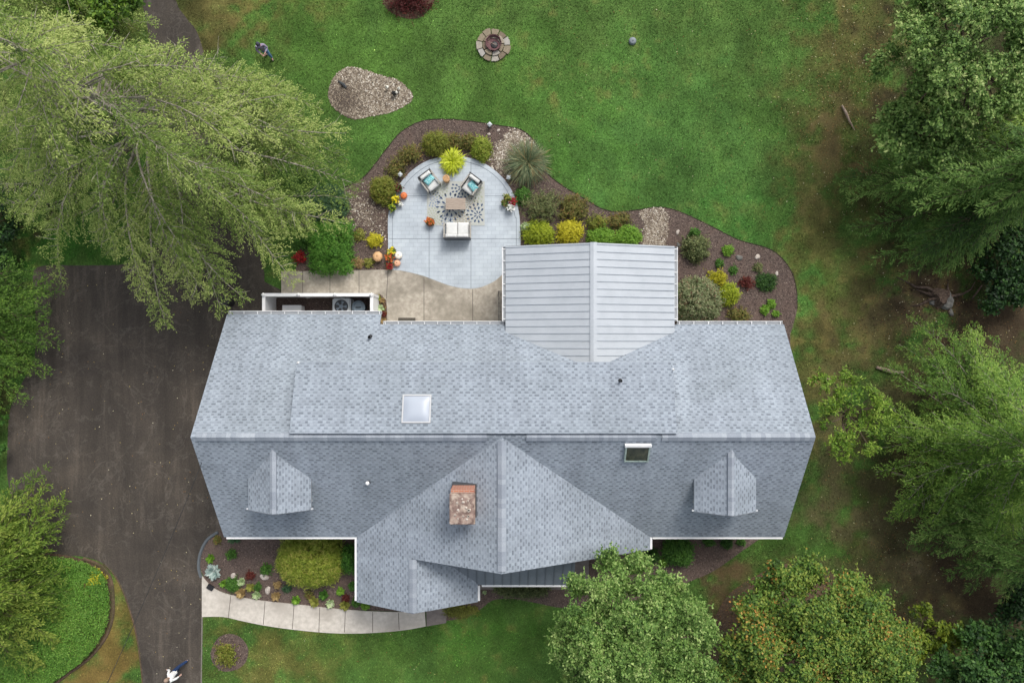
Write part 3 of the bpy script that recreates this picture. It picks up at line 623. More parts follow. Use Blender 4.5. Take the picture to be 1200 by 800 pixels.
# gutters: an open white trough with straps across it
def gutter(x0, x1, y, z, side, axis='x', br=0.62, straps=True):
    def pt(a, c, zz): return (a, y+side*c, zz) if axis == 'x' else (y+side*c, a, zz)
    g = G(); wf = 1.0 if straps else 0.62
    prof = [(0.0, z), (0.0, z-0.11), (0.10*wf, z-0.11), (0.135*wf, z-0.01), (0.155*wf, z-0.01), (0.155*wf, z-0.03)]
    for (c0, z0), (c1, z1) in zip(prof[:-1], prof[1:]): g.poly([pt(x0, c0, z0), pt(x1, c0, z0), pt(x1, c1, z1), pt(x0, c1, z1)])
    for a in (x0, x1): g.poly([pt(a, c, zz) for c, zz in prof[:4]])
    gt = g.build('gutter', M['white'], house)
    n = int((x1-x0)/br)
    if straps:
        for i in range(n+1):
            a = x0+0.1+i*(x1-x0-0.2)/max(n, 1); g = G(); g.box(*[tuple(sorted_) for sorted_ in zip(*[sorted(t) for t in zip(pt(a-0.015, 0.0, z-0.008), pt(a+0.015, 0.145, z+0.002))])]); g.build('strap', M['white'], gt)
    if not straps:
        g = G(); g.poly([pt(x0, -0.01, z+0.004), pt(x1, -0.01, z+0.004), pt(x1, 0.13*wf, z-0.006), pt(x0, 0.13*wf, z-0.006)]); g.build('leaf_guard', M['white'], gt); return gt
    g = G(); g.poly([pt(x0+0.02, 0.01, z-0.085), pt(x1-0.02, 0.01, z-0.085), pt(x1-0.02, 0.11, z-0.085), pt(x0+0.02, 0.11, z-0.085)]); g.build('gutter_dark_strip', M['trim'], gt)  # darker grey strip along the trough bottom
    return gt
gutter(RX0+0.05, -6.18, EYB2+0.004, EZB2-0.02, 1); gutter(-6.05, -0.32, EYB+0.004, EZB-0.02, 1); gutter(7.75, RX1-0.05, EYB+0.004, EZB-0.02, 1)
gutter(RX0+0.1, -7.30, EYF-0.004, EZF-0.02, -1, straps=False); gutter(6.60, RX1-0.05, EYF-0.004, EZF-0.02, -1, straps=False)
gutter(WF+0.05, EYF+0.0, -7.284, EZF-0.02, -1, 'y', straps=False); gutter(GF+0.02, EYF+0.0, 6.484, EZF-0.02, 1, 'y', straps=False); gutter(WF+0.05, -11.45, -1.596, EZF-0.02, 1, 'y', straps=False)
for x, y in ((-7.1, -8.95), (6.35, -9.55), (-13.0, 0.55), (12.2, 0.55)):
    g = G(); g.box((x-0.045, y-0.04, 0.1), (x+0.045, y+0.04, 2.86)); g.build('downspout', M['white'], house, bevel=0.01)
# chimney
ch = thing('chimney', None, None, (-2.05, -6.9, 4.4), parent=house)
g = G(); x0, x1, y0, y1, zb, zt = -2.53, -1.57, -7.5, -6.12, 4.2, 6.72
for a, b in (((x0, y0), (x1, y0)), ((x1, y0), (x1, y1)), ((x1, y1), (x0, y1)), ((x0, y1), (x0, y0))):
    L = math.hypot(b[0]-a[0], b[1]-a[1]); g.poly([(*a, zb), (*b, zb), (*b, zt), (*a, zt)], uv=[(0, 0), (L, 0), (L, zt-zb), (0, zt-zb)])
g.build('brick_shaft', M['brick'], ch)
g = G(); g.box((x0-0.05, y0-0.05, 6.72), (x1+0.05, y1-0.14, 6.84)); cp = g.build('chimney_cap', M['mortar_cap'], ch, bevel=0.03)
g = G(); g.box((x0, y1-0.13, 6.721), (x1, y1+0.0, 6.77)); g.build('brick_ledge', M['brick'], ch)
for i in range(14):
    g = G(); cx = rng.uniform(x0+0.12, x1-0.12); cy = rng.uniform(y0+0.15, y1-0.35); r_ = rng.uniform(0.02, 0.06); g.lathe((cx, cy, 6.84), [(r_, -0.01), (r_*0.9, 0.02), (r_*0.3, 0.035)], 7, sx=rng.uniform(0.7, 1.5)); g.build('lichen_patch', M['rock'], ch)
for fx, fy, fr in ((-1.78, -6.95, 0.07), (-1.8, -7.2, 0.05)): g = G(); g.lathe((fx, fy, 6.84), [(fr, -0.01), (fr, 0.05), (fr*0.6, 0.05), (fr*0.6, 0.0)], 12); g.build('flue', M['rock'], ch)
g = G(); g.box((x1+0.0, y0, 5.60), (x1+0.06, y1+0.04, 5.85)); g.box((x0-0.06, y0, 5.12), (x0, y1+0.04, 5.5)); g.box((x0-0.02, y1, 5.2), (x1+0.02, y1+0.05, 5.9)); g.build('flashing', M['darkgrey'], ch)
# skylights
def skylight(cx, cy, w, d, z0, sl, fm, gm, name='skylight', lift=0.12, dome=True):
    r = thing(name, None, None, (cx, cy, z0), parent=house); Mx = Matrix.Translation((cx, cy, z0)) @ Matrix.Rotation(math.atan(sl), 4, 'X')
    g = G(); t = 0.06
    for a, b in (((-w/2, -d/2), (w/2, -d/2+t)), ((-w/2, d/2-t), (w/2, d/2)), ((-w/2, -d/2+t), (-w/2+t, d/2-t)), ((w/2-t, -d/2+t), (w/2, d/2-t))): g.box((*a, -0.2), (*b, lift), M=Mx)
    g.build('frame', fm, r)
    g = G()
    if dome:
        n = 8; grid = [[Mx @ Vector((-w/2+t+(w-2*t)*i/n, -d/2+t+(d-2*t)*j/n, lift-0.03+0.09*(1-(2*i/n-1)**4)*(1-(2*j/n-1)**4))) for j in range(n+1)] for i in range(n+1)]
        for i in range(n):
            for j in range(n): g.poly([grid[i][j], grid[i+1][j], grid[i+1][j+1], grid[i][j+1]])
        g.build('dome', gm, r, smooth=True)
    else: g.box((-w/2+t, -d/2+t, lift-0.05), (w/2-t, d/2-t, lift-0.03), M=Mx); g.build('pane', gm, r)
    return r, Mx
skylight(-4.03, -2.86, 1.22, 1.22, 6.10, -0.305, mat('skylight_frame', lin((176, 178, 180)), 0.4, 0.3), mat('frosted_dome', lin((164, 172, 184)), 0.35, spec=0.4))
r_, Mx = skylight(5.32, -4.72, 1.05, 0.9, 5.91, 0.65, noisy('mossy_frame', lin((120, 140, 134)), lin((164, 178, 172)), 6, 0.5, 0.1), noisy('dirty_skylight_glass', lin((38, 44, 36)), lin((72, 74, 58)), 5, 0.2, 0.1), dome=False)
g = G(); g.box((-0.56, 0.4, 0.0), (0.56, 0.5, 0.15), M=Mx); g.build('top_flashing', M['white'], r_)
# vents
def vent(px, py, z, h, r, m, hood=False):
    x, y = P(px, py, z); g = G(); g.lathe((x, y, z-0.25), [(r*1.9, 0), (r*1.9, 0.2), (r*1.1, 0.26), (r, 0.27), (r, 0.25+h), (r*0.75, 0.25+h), (r*0.75, h)], 14)
    v = g.build('vent_pipe', m, house)
    if hood: g = G(); g.lathe((x, y-0.02, z+h), [(r*1.4, 0), (r*1.5, 0.05), (r*0.9, 0.1), (0.01, 0.12)], 12); g.build('vent_cap', M['white'], v)
vent(434, 395, 3.42, 0.3, 0.065, M['black']); vent(727, 446, 5.80, 0.28, 0.05, M['black']); vent(432, 564, 4.95, 0.22, 0.06, M['darkgrey'], True); vent(789, 433, 5.62, 0.12, 0.03, M['white']); vent(349, 425, 5.55, 0.05, 0.03, M['white'])
# porch metal roof between the gable and the wing
g = G(); ym = -11.42
slab(g, [(-4.2, -9.35, 4.15), (2.9, -9.35, 4.15), (2.9, ym, 2.95), (-4.2, ym, 2.95)], 0.1)
po = g.build('porch_roof', [M['metal_dark'], M['metal_dark']], house)
g = G()
for i in range(18):
    x = -4.05+i*0.4; g.poly([(x-0.015, -9.35, 4.19), (x+0.015, -9.35, 4.19), (x+0.015, ym, 2.99), (x-0.015, ym, 2.99)]); g.poly([(x+0.015, -9.35, 4.19), (x+0.015, ym, 2.99), (x+0.015, ym, 2.94), (x+0.015, -9.35, 4.14)]); g.poly([(x-0.015, -9.35, 4.19), (x-0.015, ym, 2.99), (x-0.015, ym, 2.94), (x-0.015, -9.35, 4.14)])
g.build('seams', M['metal_dark_seam'], po)
gutter(-1.42, 2.9, ym-0.004, 2.93, -1, straps=False)
for x in (-1.2, 2.7): g = G(); g.box((x-0.07, ym+0.15, 0.06), (x+0.07, ym+0.29, 2.9)); g.build('porch_post', M['white'], house, bevel=0.01)
# pale standing seam roof over the back patio
PX0, PX1, PR, PZE, PZR, PYB = -0.30, 7.56, 3.65, 3.25, 4.42, 4.42
g = G(); slp = (PZR-PZE)/(PR-PX0)
slab(g, [(PR, PYB, PZR), (PR, -1.26, PZR), (PX0, 0.42, PZE), (PX0, PYB, PZE)], 0.1)
slab(g, [(PR, PYB, PZR), (PR, -1.26, PZR), (PX1, 0.42, PZE), (PX1, PYB, PZE)], 0.1)
pr = g.build('patio_roof', [M['metal_light'], M['white']], house)
g = G(); n = 17
for i in range(n):
    y = PYB-0.06-i*0.333
    if y < -1.2: break
    for sgn, xe in ((-1, PX0), (1, PX1)):
        f = 1.0 if y > 0.42 else max(0.0, (y+1.26)/1.68)
        xf = PR + (xe-PR)*f; zf = PZR - slp*abs(xf-PR)
        g.poly([(PR, y-0.012, PZR+0.03), (PR, y+0.012, PZR+0.03), (xf, y+0.012, zf+0.03), (xf, y-0.012, zf+0.03)])
        for dy in (-0.012, 0.012): g.poly([(PR, y+dy, PZR+0.03), (xf, y+dy, zf+0.03), (xf, y+dy, zf-0.01), (PR, y+dy, PZR-0.01)])
g.build('seams', M['metal_seam'], pr)
g = G()
for sg in (-1, 1): g.poly([(PR, PYB+0.02, PZR+0.05), (PR+sg*0.15, PYB+0.02, PZR+0.05-0.15*slp), (PR+sg*0.15, -1.2, PZR+0.05-0.15*slp), (PR, -1.2, PZR+0.05)]); g.poly([(PR+sg*0.15, PYB+0.02, PZR+0.05-0.15*slp), (PR+sg*0.15, PYB+0.02, PZR-0.15*slp), (PR+sg*0.15, -1.2, PZR-0.15*slp), (PR+sg*0.15, -1.2, PZR+0.05-0.15*slp)])
g.build('ridge_flashing', M['metal_light'], pr)
gutter(0.95, PYB-0.02, PX0-0.004, PZE-0.03, -1, 'y', br=0.5); gutter(0.95, PYB-0.02, PX1+0.004, PZE-0.03, 1, 'y', br=0.5)
g = G()
for sg, xe in ((-1, PX0), (1, PX1)): g.poly([(PR, PYB+0.012, PZR), (PR, PYB+0.012, PZR-0.16), (xe, PYB+0.012, PZE-0.16), (xe, PYB+0.012, PZE)])
g.build('rake_board', M['white'], pr)
for x in (0.15, 3.65, 7.1): g = G(); g.box((x-0.08, 4.0, 0.06), (x+0.08, 4.16, 3.2 if x != 3.65 else 4.2)); g.build('patio_post', M['white'], house, bevel=0.012)

# ------------------------------------------------------------------ utility enclosure, bins, bench
fe = thing('utility_fence', 'white vinyl fence enclosure against the left back eave of the house', 'fence', (-9.5, 2.3, 0))
g = G(); g.box((-12.15, 2.24, 0.05), (-6.78, 2.30, 1.68)); g.build('fence_panel', M['white'], fe)
for x in (-12.10, -6.84):
    g = G(); g.box((x-0.03, 0.45, 0.05), (x+0.03, 2.24, 1.68)); g.build('fence_panel', M['white'], fe)
g = G(); g.box((-12.18, 2.19, 1.682), (-6.75, 2.35, 1.74)); g.build('top_rail', M['white'], fe, bevel=0.01)
for x in (-12.1, -6.84): g = G(); g.box((x-0.075, 0.45, 1.682), (x+0.075, 2.188, 1.74)); g.build('top_rail', M['white'], fe)
for x in (-12.1, -10.4, -8.62, -6.84):
    g = G(); g.box((x-0.065, 2.205, 0), (x+0.065, 2.335, 1.80)); g.lathe((x, 2.27, 1.80), [(0.1, 0), (0.1, 0.03), (0.01, 0.08)], 4); g.build('fence_post', M['white'], fe)
sheet('enclosure_ground', [(-12.1, 0.4), (-6.8, 0.4), (-6.8, 2.24), (-12.1, 2.24)], 0.056, M['mulch'])
chips('enclosure_litter', [(-12.0, 0.45), (-6.9, 0.45), (-6.9, 2.2), (-12.0, 2.2)], 3500, M['chip'], 'loose bark and leaf litter inside the white fence enclosure', lift=0.065)
def rbox(g, a, b, m=0): g.box(a, b, m)
c = P(400, 359, 0.85)
ac = thing('heat_pump', 'pale grey heat pump with dark fan grille inside the white fence', 'heat pump', (c[0], c[1], 0.05))
g = G(); g.box((-0.46, -0.42, 0), (0.46, 0.42, 0.8)); g.build('casing', mat('pump_casing', lin((214, 218, 220)), 0.5), ac, world=False, bevel=0.06)
g = G(); g.lathe((0, 0, 0.79), [(0.34, 0), (0.34, 0.03), (0.31, 0.03), (0.30, 0.015), (0.05, 0.015)], 28); g.build('grille_ring', M['darkgrey'], ac, world=False)
g = G()
for k_ in range(5):
    a = k_*2*math.pi/5; g.poly([(0.05*math.cos(a), 0.05*math.sin(a), 0.825), (0.28*math.cos(a-.3), 0.28*math.sin(a-.3), 0.82), (0.29*math.cos(a+.25), 0.29*math.sin(a+.25), 0.84)])
g.lathe((0, 0, 0.81), [(0.1, 0), (0.1, 0.04), (0.05, 0.05)], 12); g.build('fan', mat('fan_grey', lin((130, 142, 152)), 0.4), ac, world=False)
c = P(420, 360, 0.95)
bn = thing('wheeled_bin', 'round lidded grey blue bin right of the heat pump in the enclosure', 'bin', (c[0], c[1], 0.05))
g = G(); g.lathe((0, 0, 0), [(0.24, 0), (0.30, 0.85), (0.32, 0.86)], 20); g.build('bin_body', mat('bin_plastic', lin((70, 84, 94)), 0.5), bn, world=False, smooth=True)
g = G(); g.lathe((0, 0, 0.86), [(0.34, 0), (0.34, 0.04), (0.24, 0.10), (0.22, 0.07), (0.08, 0.07)], 24); g.build('bin_lid', mat('bin_lid', lin((120, 134, 144)), 0.45), bn, world=False)
g = G(); g.tube([(-0.12, 0, 0.93), (-0.1, 0, 1.0), (0.1, 0, 1.0), (0.12, 0, 0.93)], 0.018); g.build('handle', M['black'], bn, world=False)
c = P(342, 364, 0.7)
g = G(); g.box((-0.45, -0.22, 0), (0.45, 0.25, 0.62)); g.box((-0.48, -0.25, 0.622), (0.48, 0.28, 0.67))
bx = g.build('storage_box', M['white'], None, bevel=0.015); bx.location = (c[0], c[1], 0.05); tag(bx, 'low white storage box inside the enclosure at its left end', 'box')
c = P(269, 365, 0.9)
g = G(); g.lathe((0, 0, 0), [(0.2, 0), (0.24, 0.8), (0.26, 0.82), (0.2, 0.88), (0.02, 0.9)], 16); b2 = g.build('black_bin', M['black']); b2.location = (c[0]-0.3, c[1]+0.5, 0.02); tag(b2, 'black round bin on the asphalt by the house back left corner', 'bin')
# slatted bench under the left edge of the patio roof
c = P(589, 361, 0.5)
bnch = thing('garden_bench', 'weathered grey slatted bench beside the edge of the metal patio roof', 'bench', (c[0], c[1], 0.06))
wd = noisy('weathered_slats', lin((92, 88, 82)), lin((140, 136, 128)), 8, 0.9)
g = G()
for i in range(5): g.box((-0.22+i*0.1, -0.85, 0.42), (-0.15+i*0.1, 0.85, 0.45))
g.build('seat', wd, bnch, world=False)
g = G()
for i in range(14): g.box((0.27, -0.8+i*0.12, 0.45), (0.30, -0.73+i*0.12, 0.86))
g.box((0.255, -0.86, 0.862), (0.315, 0.86, 0.92)); g.build('backrest', wd, bnch, world=False)
for sx in (-0.2, 0.28):
    for sy in (-0.8, 0.8): g = G(); g.box((sx-0.03, sy-0.03, 0), (sx+0.03, sy+0.03, 0.418)); g.build('leg', wd, bnch, world=False)
for sy in (-0.83, 0.83): g = G(); g.box((-0.24, sy-0.03, 0.62), (0.25, sy+0.03, 0.66)); g.box((-0.22, sy-0.025, 0.452), (-0.17, sy+0.025, 0.618)); g.build('armrest', wd, bnch, world=False)
# door mat, utility cover
g = G(); g.box((-0.44, -0.14, 0), (0.44, 0.14, 0.02)); o = g.build('doormat', noisy('mat_fibre', lin((62, 58, 50)), lin((88, 82, 72)), 20), bevel=0.005); o.location = (*P(477, 375.5), 0.054); tag(o, 'dark olive doormat on the back walkway at the eave', 'doormat')
g = G(); g.box((-0.17, -0.12, 0), (0.17, 0.12, 0.09)); g.box((-0.13, -0.09, 0.09), (0.13, 0.09, 0.11)); g.box((-0.03, -0.02, 0.111), (0.03, 0.02, 0.125)); o = g.build('utility_box', M['black'], bevel=0.015); o.location = (*P(247.5, 687), 0.052); o.rotation_euler.z = R(-30); tag(o, 'small black box lying on the start of the front walkway', 'box')
g = G(); g.lathe((0, 0, 0), [(0.19, 0), (0.19, 0.10), (0.15, 0.16), (0.05, 0.19)], 20); g.lathe((0, 0, 0.19), [(0.04, 0), (0.03, 0.03)], 8); o = g.build('septic_cap', mat('cap_grey', lin((120, 128, 134)), 0.6), smooth=False); o.location = (*P(741, 49), 0); tag(o, 'small grey round utility cap standing alone in the lawn', 'utility cap')
# overhead service wire leaving the house's left corner
a = (-13.3, -5.0, 5.55); b = (*P(112, 830, 7.2), 7.2); pts = [tuple(a[i]+(b[i]-a[i])*t - (1.0*t*(1-t) if i == 2 else 0) for i in range(3)) for t in np.linspace(0, 1, 14)]
g = G(); g.tube(pts, 0.012, 5); tag(g.build('service_wire', M['black']), 'thin black overhead wire from the roof corner across the driveway', 'wire')

# ------------------------------------------------------------------ patio furniture
wick = noisy('wicker_frame', lin((134, 130, 122)), lin((184, 180, 172)), 30, 0.8)
cush = noisy('white_cushion', lin((196, 198, 196)), lin((210, 210, 207)), 5, 0.9, 0.1)
teal = mat('teal_print', (0.1, 0.4, 0.45), 0.9); k = N(teal); k.base(k.ramp(k.noise(22, 2, 0.5, k.coord(), 1.5), [(0.40, lin((60, 150, 160))), (0.5, lin((110, 190, 195))), (0.6, lin((190, 222, 222)))]))
def cushion(g, a, b, r=0.05):
    x0, y0, z0 = a; x1, y1, z1 = b; n = 7
    def gr(zf, s):
        return [[(x0+(x1-x0)*i/n, y0+(y1-y0)*j/n, zf + s*0.03*(1-(2*i/n-1)**4)*(1-(2*j/n-1)**4)) for j in range(n+1)] for i in range(n+1)]
    T = gr(z1-0.03, 1); B = gr(z0, 0)
    for i in range(n):
        for j in range(n): g.poly([T[i][j], T[i+1][j], T[i+1][j+1], T[i][j+1]]); g.poly([B[i][j+1], B[i+1][j+1], B[i+1][j], B[i][j]])
    for i in range(n): g.poly([B[i][0], B[i+1][0], T[i+1][0], T[i][0]]); g.poly([B[i+1][n], B[i][n], T[i][n], T[i+1][n]]); g.poly([B[0][i+1], B[0][i], T[0][i], T[0][i+1]]); g.poly([B[n][i], B[n][i+1], T[n][i+1], T[n][i]])
def seat_piece(name, label, cat, loc, rz, wdt, nsq, group=None):
    """faces +x; depth along x"""
    t = thing(name, label, cat, loc, rz, group); d = 0.80; hw = wdt/2
    g = G(); g.box((-d/2, -hw+0.07, 0.2), (d/2-0.02, hw-0.07, 0.27)); g.box((d/2-0.05, -hw+0.07, 0.271), (d/2-0.02, hw-0.07, 0.33)); g.build('seat_frame', wick, t, world=False)
    for s in (-1, 1):
        g = G(); g.box((-d/2, s*hw-0.035, 0.56), (d/2, s*hw+0.035, 0.61)); g.box((-d/2, s*hw-0.02, 0.2), (d/2-0.03, s*hw+0.02, 0.558)); g.build('armrest', wick, t, world=False, bevel=0.006)
        for x in (-d/2+0.04, d/2-0.04): g = G(); g.box((x-0.025, s*(hw-0.03)-0.025, 0), (x+0.025, s*(hw-0.03)+0.025, 0.198)); g.build('leg', M['darkgrey'], t, world=False)
    g = G(); g.box((-d/2-0.06, -hw-0.02, 0.2), (-d/2-0.002, hw+0.02, 0.80)); g.build('backrest', M['darkgrey'], t, world=False, bevel=0.01)
    cw_ = (wdt-0.14)/nsq
    for i in range(nsq):
        y0 = -hw+0.07+i*cw_
        g = G(); cushion(g, (-d/2+0.15, y0+0.01, 0.28), (d/2-0.0, y0+cw_-0.01, 0.46)); g.build('seat_cushion', cush, t, world=False, smooth=True)
        g = G(); cushion(g, (-d/2+0.005, y0+0.01, 0.40), (-d/2+0.16, y0+cw_-0.01, 0.84)); g.build('back_cushion', cush, t, world=False, smooth=True)
    return t
c1 = (*P(503.7, 213, 0.5), 0.061); r1 = R(-53)
seat_piece('patio_armchair', 'white cushioned armchair at the upper left of the patio rug', 'armchair', c1, r1, 0.74, 1, 'patio armchairs with teal pillows')
c2 = (*P(552, 217, 0.5), 0.061); r2 = R(-127)
seat_piece('patio_armchair', 'white cushioned armchair at the upper right of the patio rug', 'armchair', c2, r2, 0.74, 1, 'patio armchairs with teal pillows')
cs = (*P(536, 270, 0.5), 0.061)
seat_piece('patio_loveseat', 'white two cushion loveseat at the bottom edge of the patio rug', 'sofa', cs, R(90), 1.32, 2)
for c_, r_, off, a2, lab in ((c1, r1, (-0.10, 0.02), 0.4, 'teal and white pillow lying in the left patio armchair'), (c2, r2, (-0.02, 0.13), -0.5, 'teal and white pillow lying in the right patio armchair')):
    g = G(); cushion(g, (-0.17, -0.25, 0), (0.17, 0.25, 0.15)); o = g.build('pillow', teal, smooth=True)
    dx, dy = off; o.location = (c_[0]+dx*math.cos(r_)-dy*math.sin(r_), c_[1]+dx*math.sin(r_)+dy*math.cos(r_), 0.061+0.47); o.rotation_euler = (0, R(14), r_+a2*0.5); tag(o, lab, 'pillow', 'teal patio pillows')
ct = thing('coffee_table', 'weathered wood topped coffee table in the middle of the patio rug', 'table', (*P(534, 239, 0.45), 0.061))
tw = mat('table_planks', (0.3, 0.25, 0.2), 0.8); k = N(tw); mp = k.t.nodes.new('ShaderNodeMapping'); mp.inputs['Scale'].default_value = (1, 9, 1); k.l(k.coord(), mp.inputs[0]); k.base(k.ramp(k.noise(4, 6, 0.7, mp.outputs[0]), [(0.3, lin((138, 124, 112))), (0.7, lin((176, 162, 148)))]))
g = G()
for i in range(5): g.box((-0.50, -0.29+i*0.117, 0.40), (0.50, -0.29+i*0.117+0.112, 0.44))
g.build('table_top', tw, ct, world=False)
g = G(); g.box((-0.47, -0.26, 0.34), (0.47, 0.26, 0.398)); g.build('apron', M['darkgrey'], ct, world=False)
for sx in (-0.44, 0.44):
    for sy in (-0.23, 0.23): g = G(); g.box((sx-0.025, sy-0.025, 0), (sx+0.025, sy+0.025, 0.338)); g.build('leg', M['darkgrey'], ct, world=False)
g = G(); g.lathe((0, 0, 0), [(0.15, 0), (0.18, 0.2), (0.16, 0.42), (0.18, 0.45), (0.12, 0.47), (0.11, 0.45), (0.02, 0.45)], 20); o = g.build('side_stool', noisy('woven_tan', lin((150, 112, 78)), lin((200, 164, 122)), 18, 0.8)); o.location = (*P(523, 209.5, 0.4), 0.061); tag(o, 'round tan woven side stool between the two patio armchairs', 'stool')
# rug: cream base with navy and grey flower bursts woven into the one mesh
x0, y0 = P(500.5, 264.5); x1, y1 = P(568, 213)
g = G(); g.box((x0, y0, 0), (x1, y1, 0.012), 0)
def burst(cx, cy, r, m, rings=4, off=0):
    for q in range(rings):
        ra, rb = r*(q+0.12)/rings+0.02, r*(q+1.02)/rings+0.02; n = (7, 11, 16, 20, 24)[q]
        for i in range(n):
            a = 2*math.pi*(i+0.5*(q % 2))/n + off; ww = min(math.pi*(ra+rb)/2/n*0.62, 0.05); d = Vector((math.cos(a), math.sin(a), 0)); s_ = Vector((-d.y, d.x, 0)); c_ = Vector((cx, cy, 0.0145))
            pts = [c_+d*ra, c_+d*(ra*.5+rb*.5)+s_*ww, c_+d*rb*0.93+s_*ww*0.8, c_+d*rb, c_+d*rb*0.93-s_*ww*.8, c_+d*(ra*.5+rb*.5)-s_*ww]
            if all(x0+.03 < p.x < x1-.03 and y0+.03 < p.y < y1-.03 for p in pts): g.poly(pts, m)
for px, py, r_, m_, rg in ((528, 243, 0.74, 1, 3), (560, 252, 0.60, 1, 3), (541, 221, 0.52, 1, 3), (507, 233, 0.42, 2, 3), (515, 221, 0.45, 3, 3), (560, 226, 0.52, 3, 3), (508, 255, 0.5, 3, 4), (541, 258, 0.42, 4, 3), (552, 238, 0.35, 4, 3), (524, 259, 0.3, 2, 2)):
    burst(*P(px, py), r_, m_, rg)
rug = g.build('patio_rug', [noisy('rug_ground', lin((164, 168, 164)), lin((182, 184, 178)), 20, 0.95, 0), mat('rug_navy', lin((66, 82, 108)), 0.95), mat('rug_slate', lin((134, 146, 164)), 0.95), mat('rug_sage', lin((158, 164, 146)), 0.95), mat('rug_taupe', lin((160, 150, 132)), 0.95)])
rug.location.z = 0.0625; tag(rug, 'cream outdoor rug with navy and grey flower bursts under the patio seating', 'rug')

# ------------------------------------------------------------------ fire pit, lights, rocks
fc = P(578, 54)
fp = thing('fire_pit', 'round stone ring fire pit with rusty steel bowl in the back lawn', 'fire pit', (*fc, 0))
g = G()
for ringi, (r0, r1_, n) in enumerate(((0.58, 0.88, 11), (0.36, 0.57, 7))):
    for i in range(n):
        a0 = 2*math.pi*(i+0.06)/n+ringi; a1 = 2*math.pi*(i+0.94)/n+ringi; z = 0.10+rng.uniform(-.02, .03)+0.05*ringi; m_ = 4; ro = r1_*rng.uniform(0.9, 1.03)
        top = [(ro*math.cos(a0+(a1-a0)*t/m_)*rng.uniform(.97, 1.02), ro*math.sin(a0+(a1-a0)*t/m_)*rng.uniform(.97, 1.02), z) for t in range(m_+1)] + [(r0*math.cos(a1), r0*math.sin(a1), z), (r0*math.cos(a0), r0*math.sin(a0), z)]
        v = rng.random(); g.poly(top, val=v)
        for j in range(len(top)): p, q = top[j], top[(j+1) % len(top)]; g.poly([p, (p[0], p[1], 0), (q[0], q[1], 0), q], val=v)
g.build('stone_ring', M['flag'], fp, world=False)
g = G(); g.lathe((0.02, 0.06, 0), [(0.40, 0.05), (0.42, 0.30), (0.40, 0.30), (0.33, 0.12), (0.05, 0.08)], 9); g.build('fire_bowl', mat('rusted_bowl', lin((104, 74, 76)), 0.8), fp, world=False)
g = G(); g.lathe((0.06, 0.0, 0.10), [(0.2, 0), (0.16, 0.04), (0.03, 0.06)], 8); g.build('ash', M['black'], fp, world=False)
g = G(); g.tube([(-0.22, 0.06, 0.33), (0.0, -0.03, 0.34), (0.16, -0.10, 0.33)], 0.016); o = g.build('stick', M['deadwood']); o.location = (*fc, 0); tag(o, 'pale stick lying across the fire pit bowl', 'stick')
def spot(px, py, lab, m, s=0.09, grp='lawn island spotlights'):
    t = thing('garden_spotlight', lab, 'spotlight', (*P(px, py), 0.0), rng.uniform(0, 6), grp)
    g = G(); g.tube([(0, 0, 0), (0, 0, 0.22)], 0.012); g.build('stake', M['black'], t, world=False)
    g = G(); g.tube([(-s*0.5, 0, 0.22), (s*0.7, 0, 0.28)], [s*0.6, s], 10); g.build('lamp_head', m, t, world=False)
wl = mat('pale_plastic', lin((224, 222, 210)), 0.5)
spot(462, 111, 'black spotlight stake in the gravel island', M['black'], 0.13)
spot(455, 104, 'left white spotlight head at the gravel island right end', wl); spot(465.5, 110.5, 'lower white spotlight head touching the black one', wl); spot(468.5, 106, 'right white spotlight head at the gravel island right end', wl)
g = G(); g.tube([(-0.28, 0.2, 0.05), (0.0, 0.0, 0.1), (0.12, -0.14, 0.04)], [0.03, 0.09, 0.07], 7); o = g.build('irrigation_head', M['darkgrey']); o.location = (*P(403, 100), 0.0); tag(o, 'dark grey metal fitting lying in the gravel island left side', 'fitting')
for i, (px, py, lab) in enumerate(((470, 206, 'small grey lantern light at the patio upper left edge'), (596, 209.5, 'small grey lantern light at the patio upper right edge'), (574, 148, 'grey stake light near the top edge of the back bed'))):
    t = thing('path_light', lab, 'path light', (*P(px, py), 0.02), rng.uniform(0, 1.5), 'path lights around the patio')
    g = G(); g.box((-0.07, -0.07, 0), (0.07, 0.07, 0.28)); g.build('lantern_body', mat('lantern', lin((150, 154, 158)), 0.5), t, world=False)
    g = G(); g.lathe((0, 0, 0.281), [(0.14, 0), (0.14, 0.02), (0.03, 0.08)], 4); g.build('lantern_cap', mat('lantern_cap', lin((186, 192, 196)), 0.4), t, world=False)
def rock(px, py, r, lab, m='rock', sz=0.6, name='rock', cat='rock', z=0.0):
    n = 8; g = G(); s0 = rng.uniform(0, 9); g.lathe((0, 0, 0), [(r*0.9, 0), (r*1.0, r*0.2), (r*0.8, r*sz*0.8), (r*0.35, r*sz)], 9, sx=rng.uniform(0.8, 1.3), sy=rng.uniform(0.7, 1), wob=lambda t: 1+0.16*math.sin(6.28*t*2+s0)+0.1*math.sin(6.28*t*3+2*s0))
    o = g.build(name, M[m] if isinstance(m, str) else m); o.location = (*P(px, py), z); o.rotation_euler.z = rng.uniform(0, 3); tag(o, lab, cat)
rock(584, 153, 0.09, 'white round stone above the river rock, right of the path light'); rock(573, 157.5, 0.08, 'white round stone above the river rock, below the path light')
rock(794, 272, 0.11, 'small white stone in the bed above the patio roof corner'); rock(795, 287, 0.12, 'grey ring shaped stone by the patio roof corner', 'darkrock')
rock(887.5, 301, 0.14, 'flat cream stone in the right end of the back bed'); rock(910, 320.5, 0.12, 'round white stone beside the dark green juniper'); rock(866, 302, 0.16, 'brown tinged stone right of the small green plant', 'darkrock')
rock(274, 674.5, 0.2, 'pale lumpy stone above the front walkway, left one'); rock(314, 691, 0.18, 'pale lumpy stone between heuchera plants in the front bed'); rock(310, 675.5, 0.18, 'pinkish flat stone left of the big front yew')
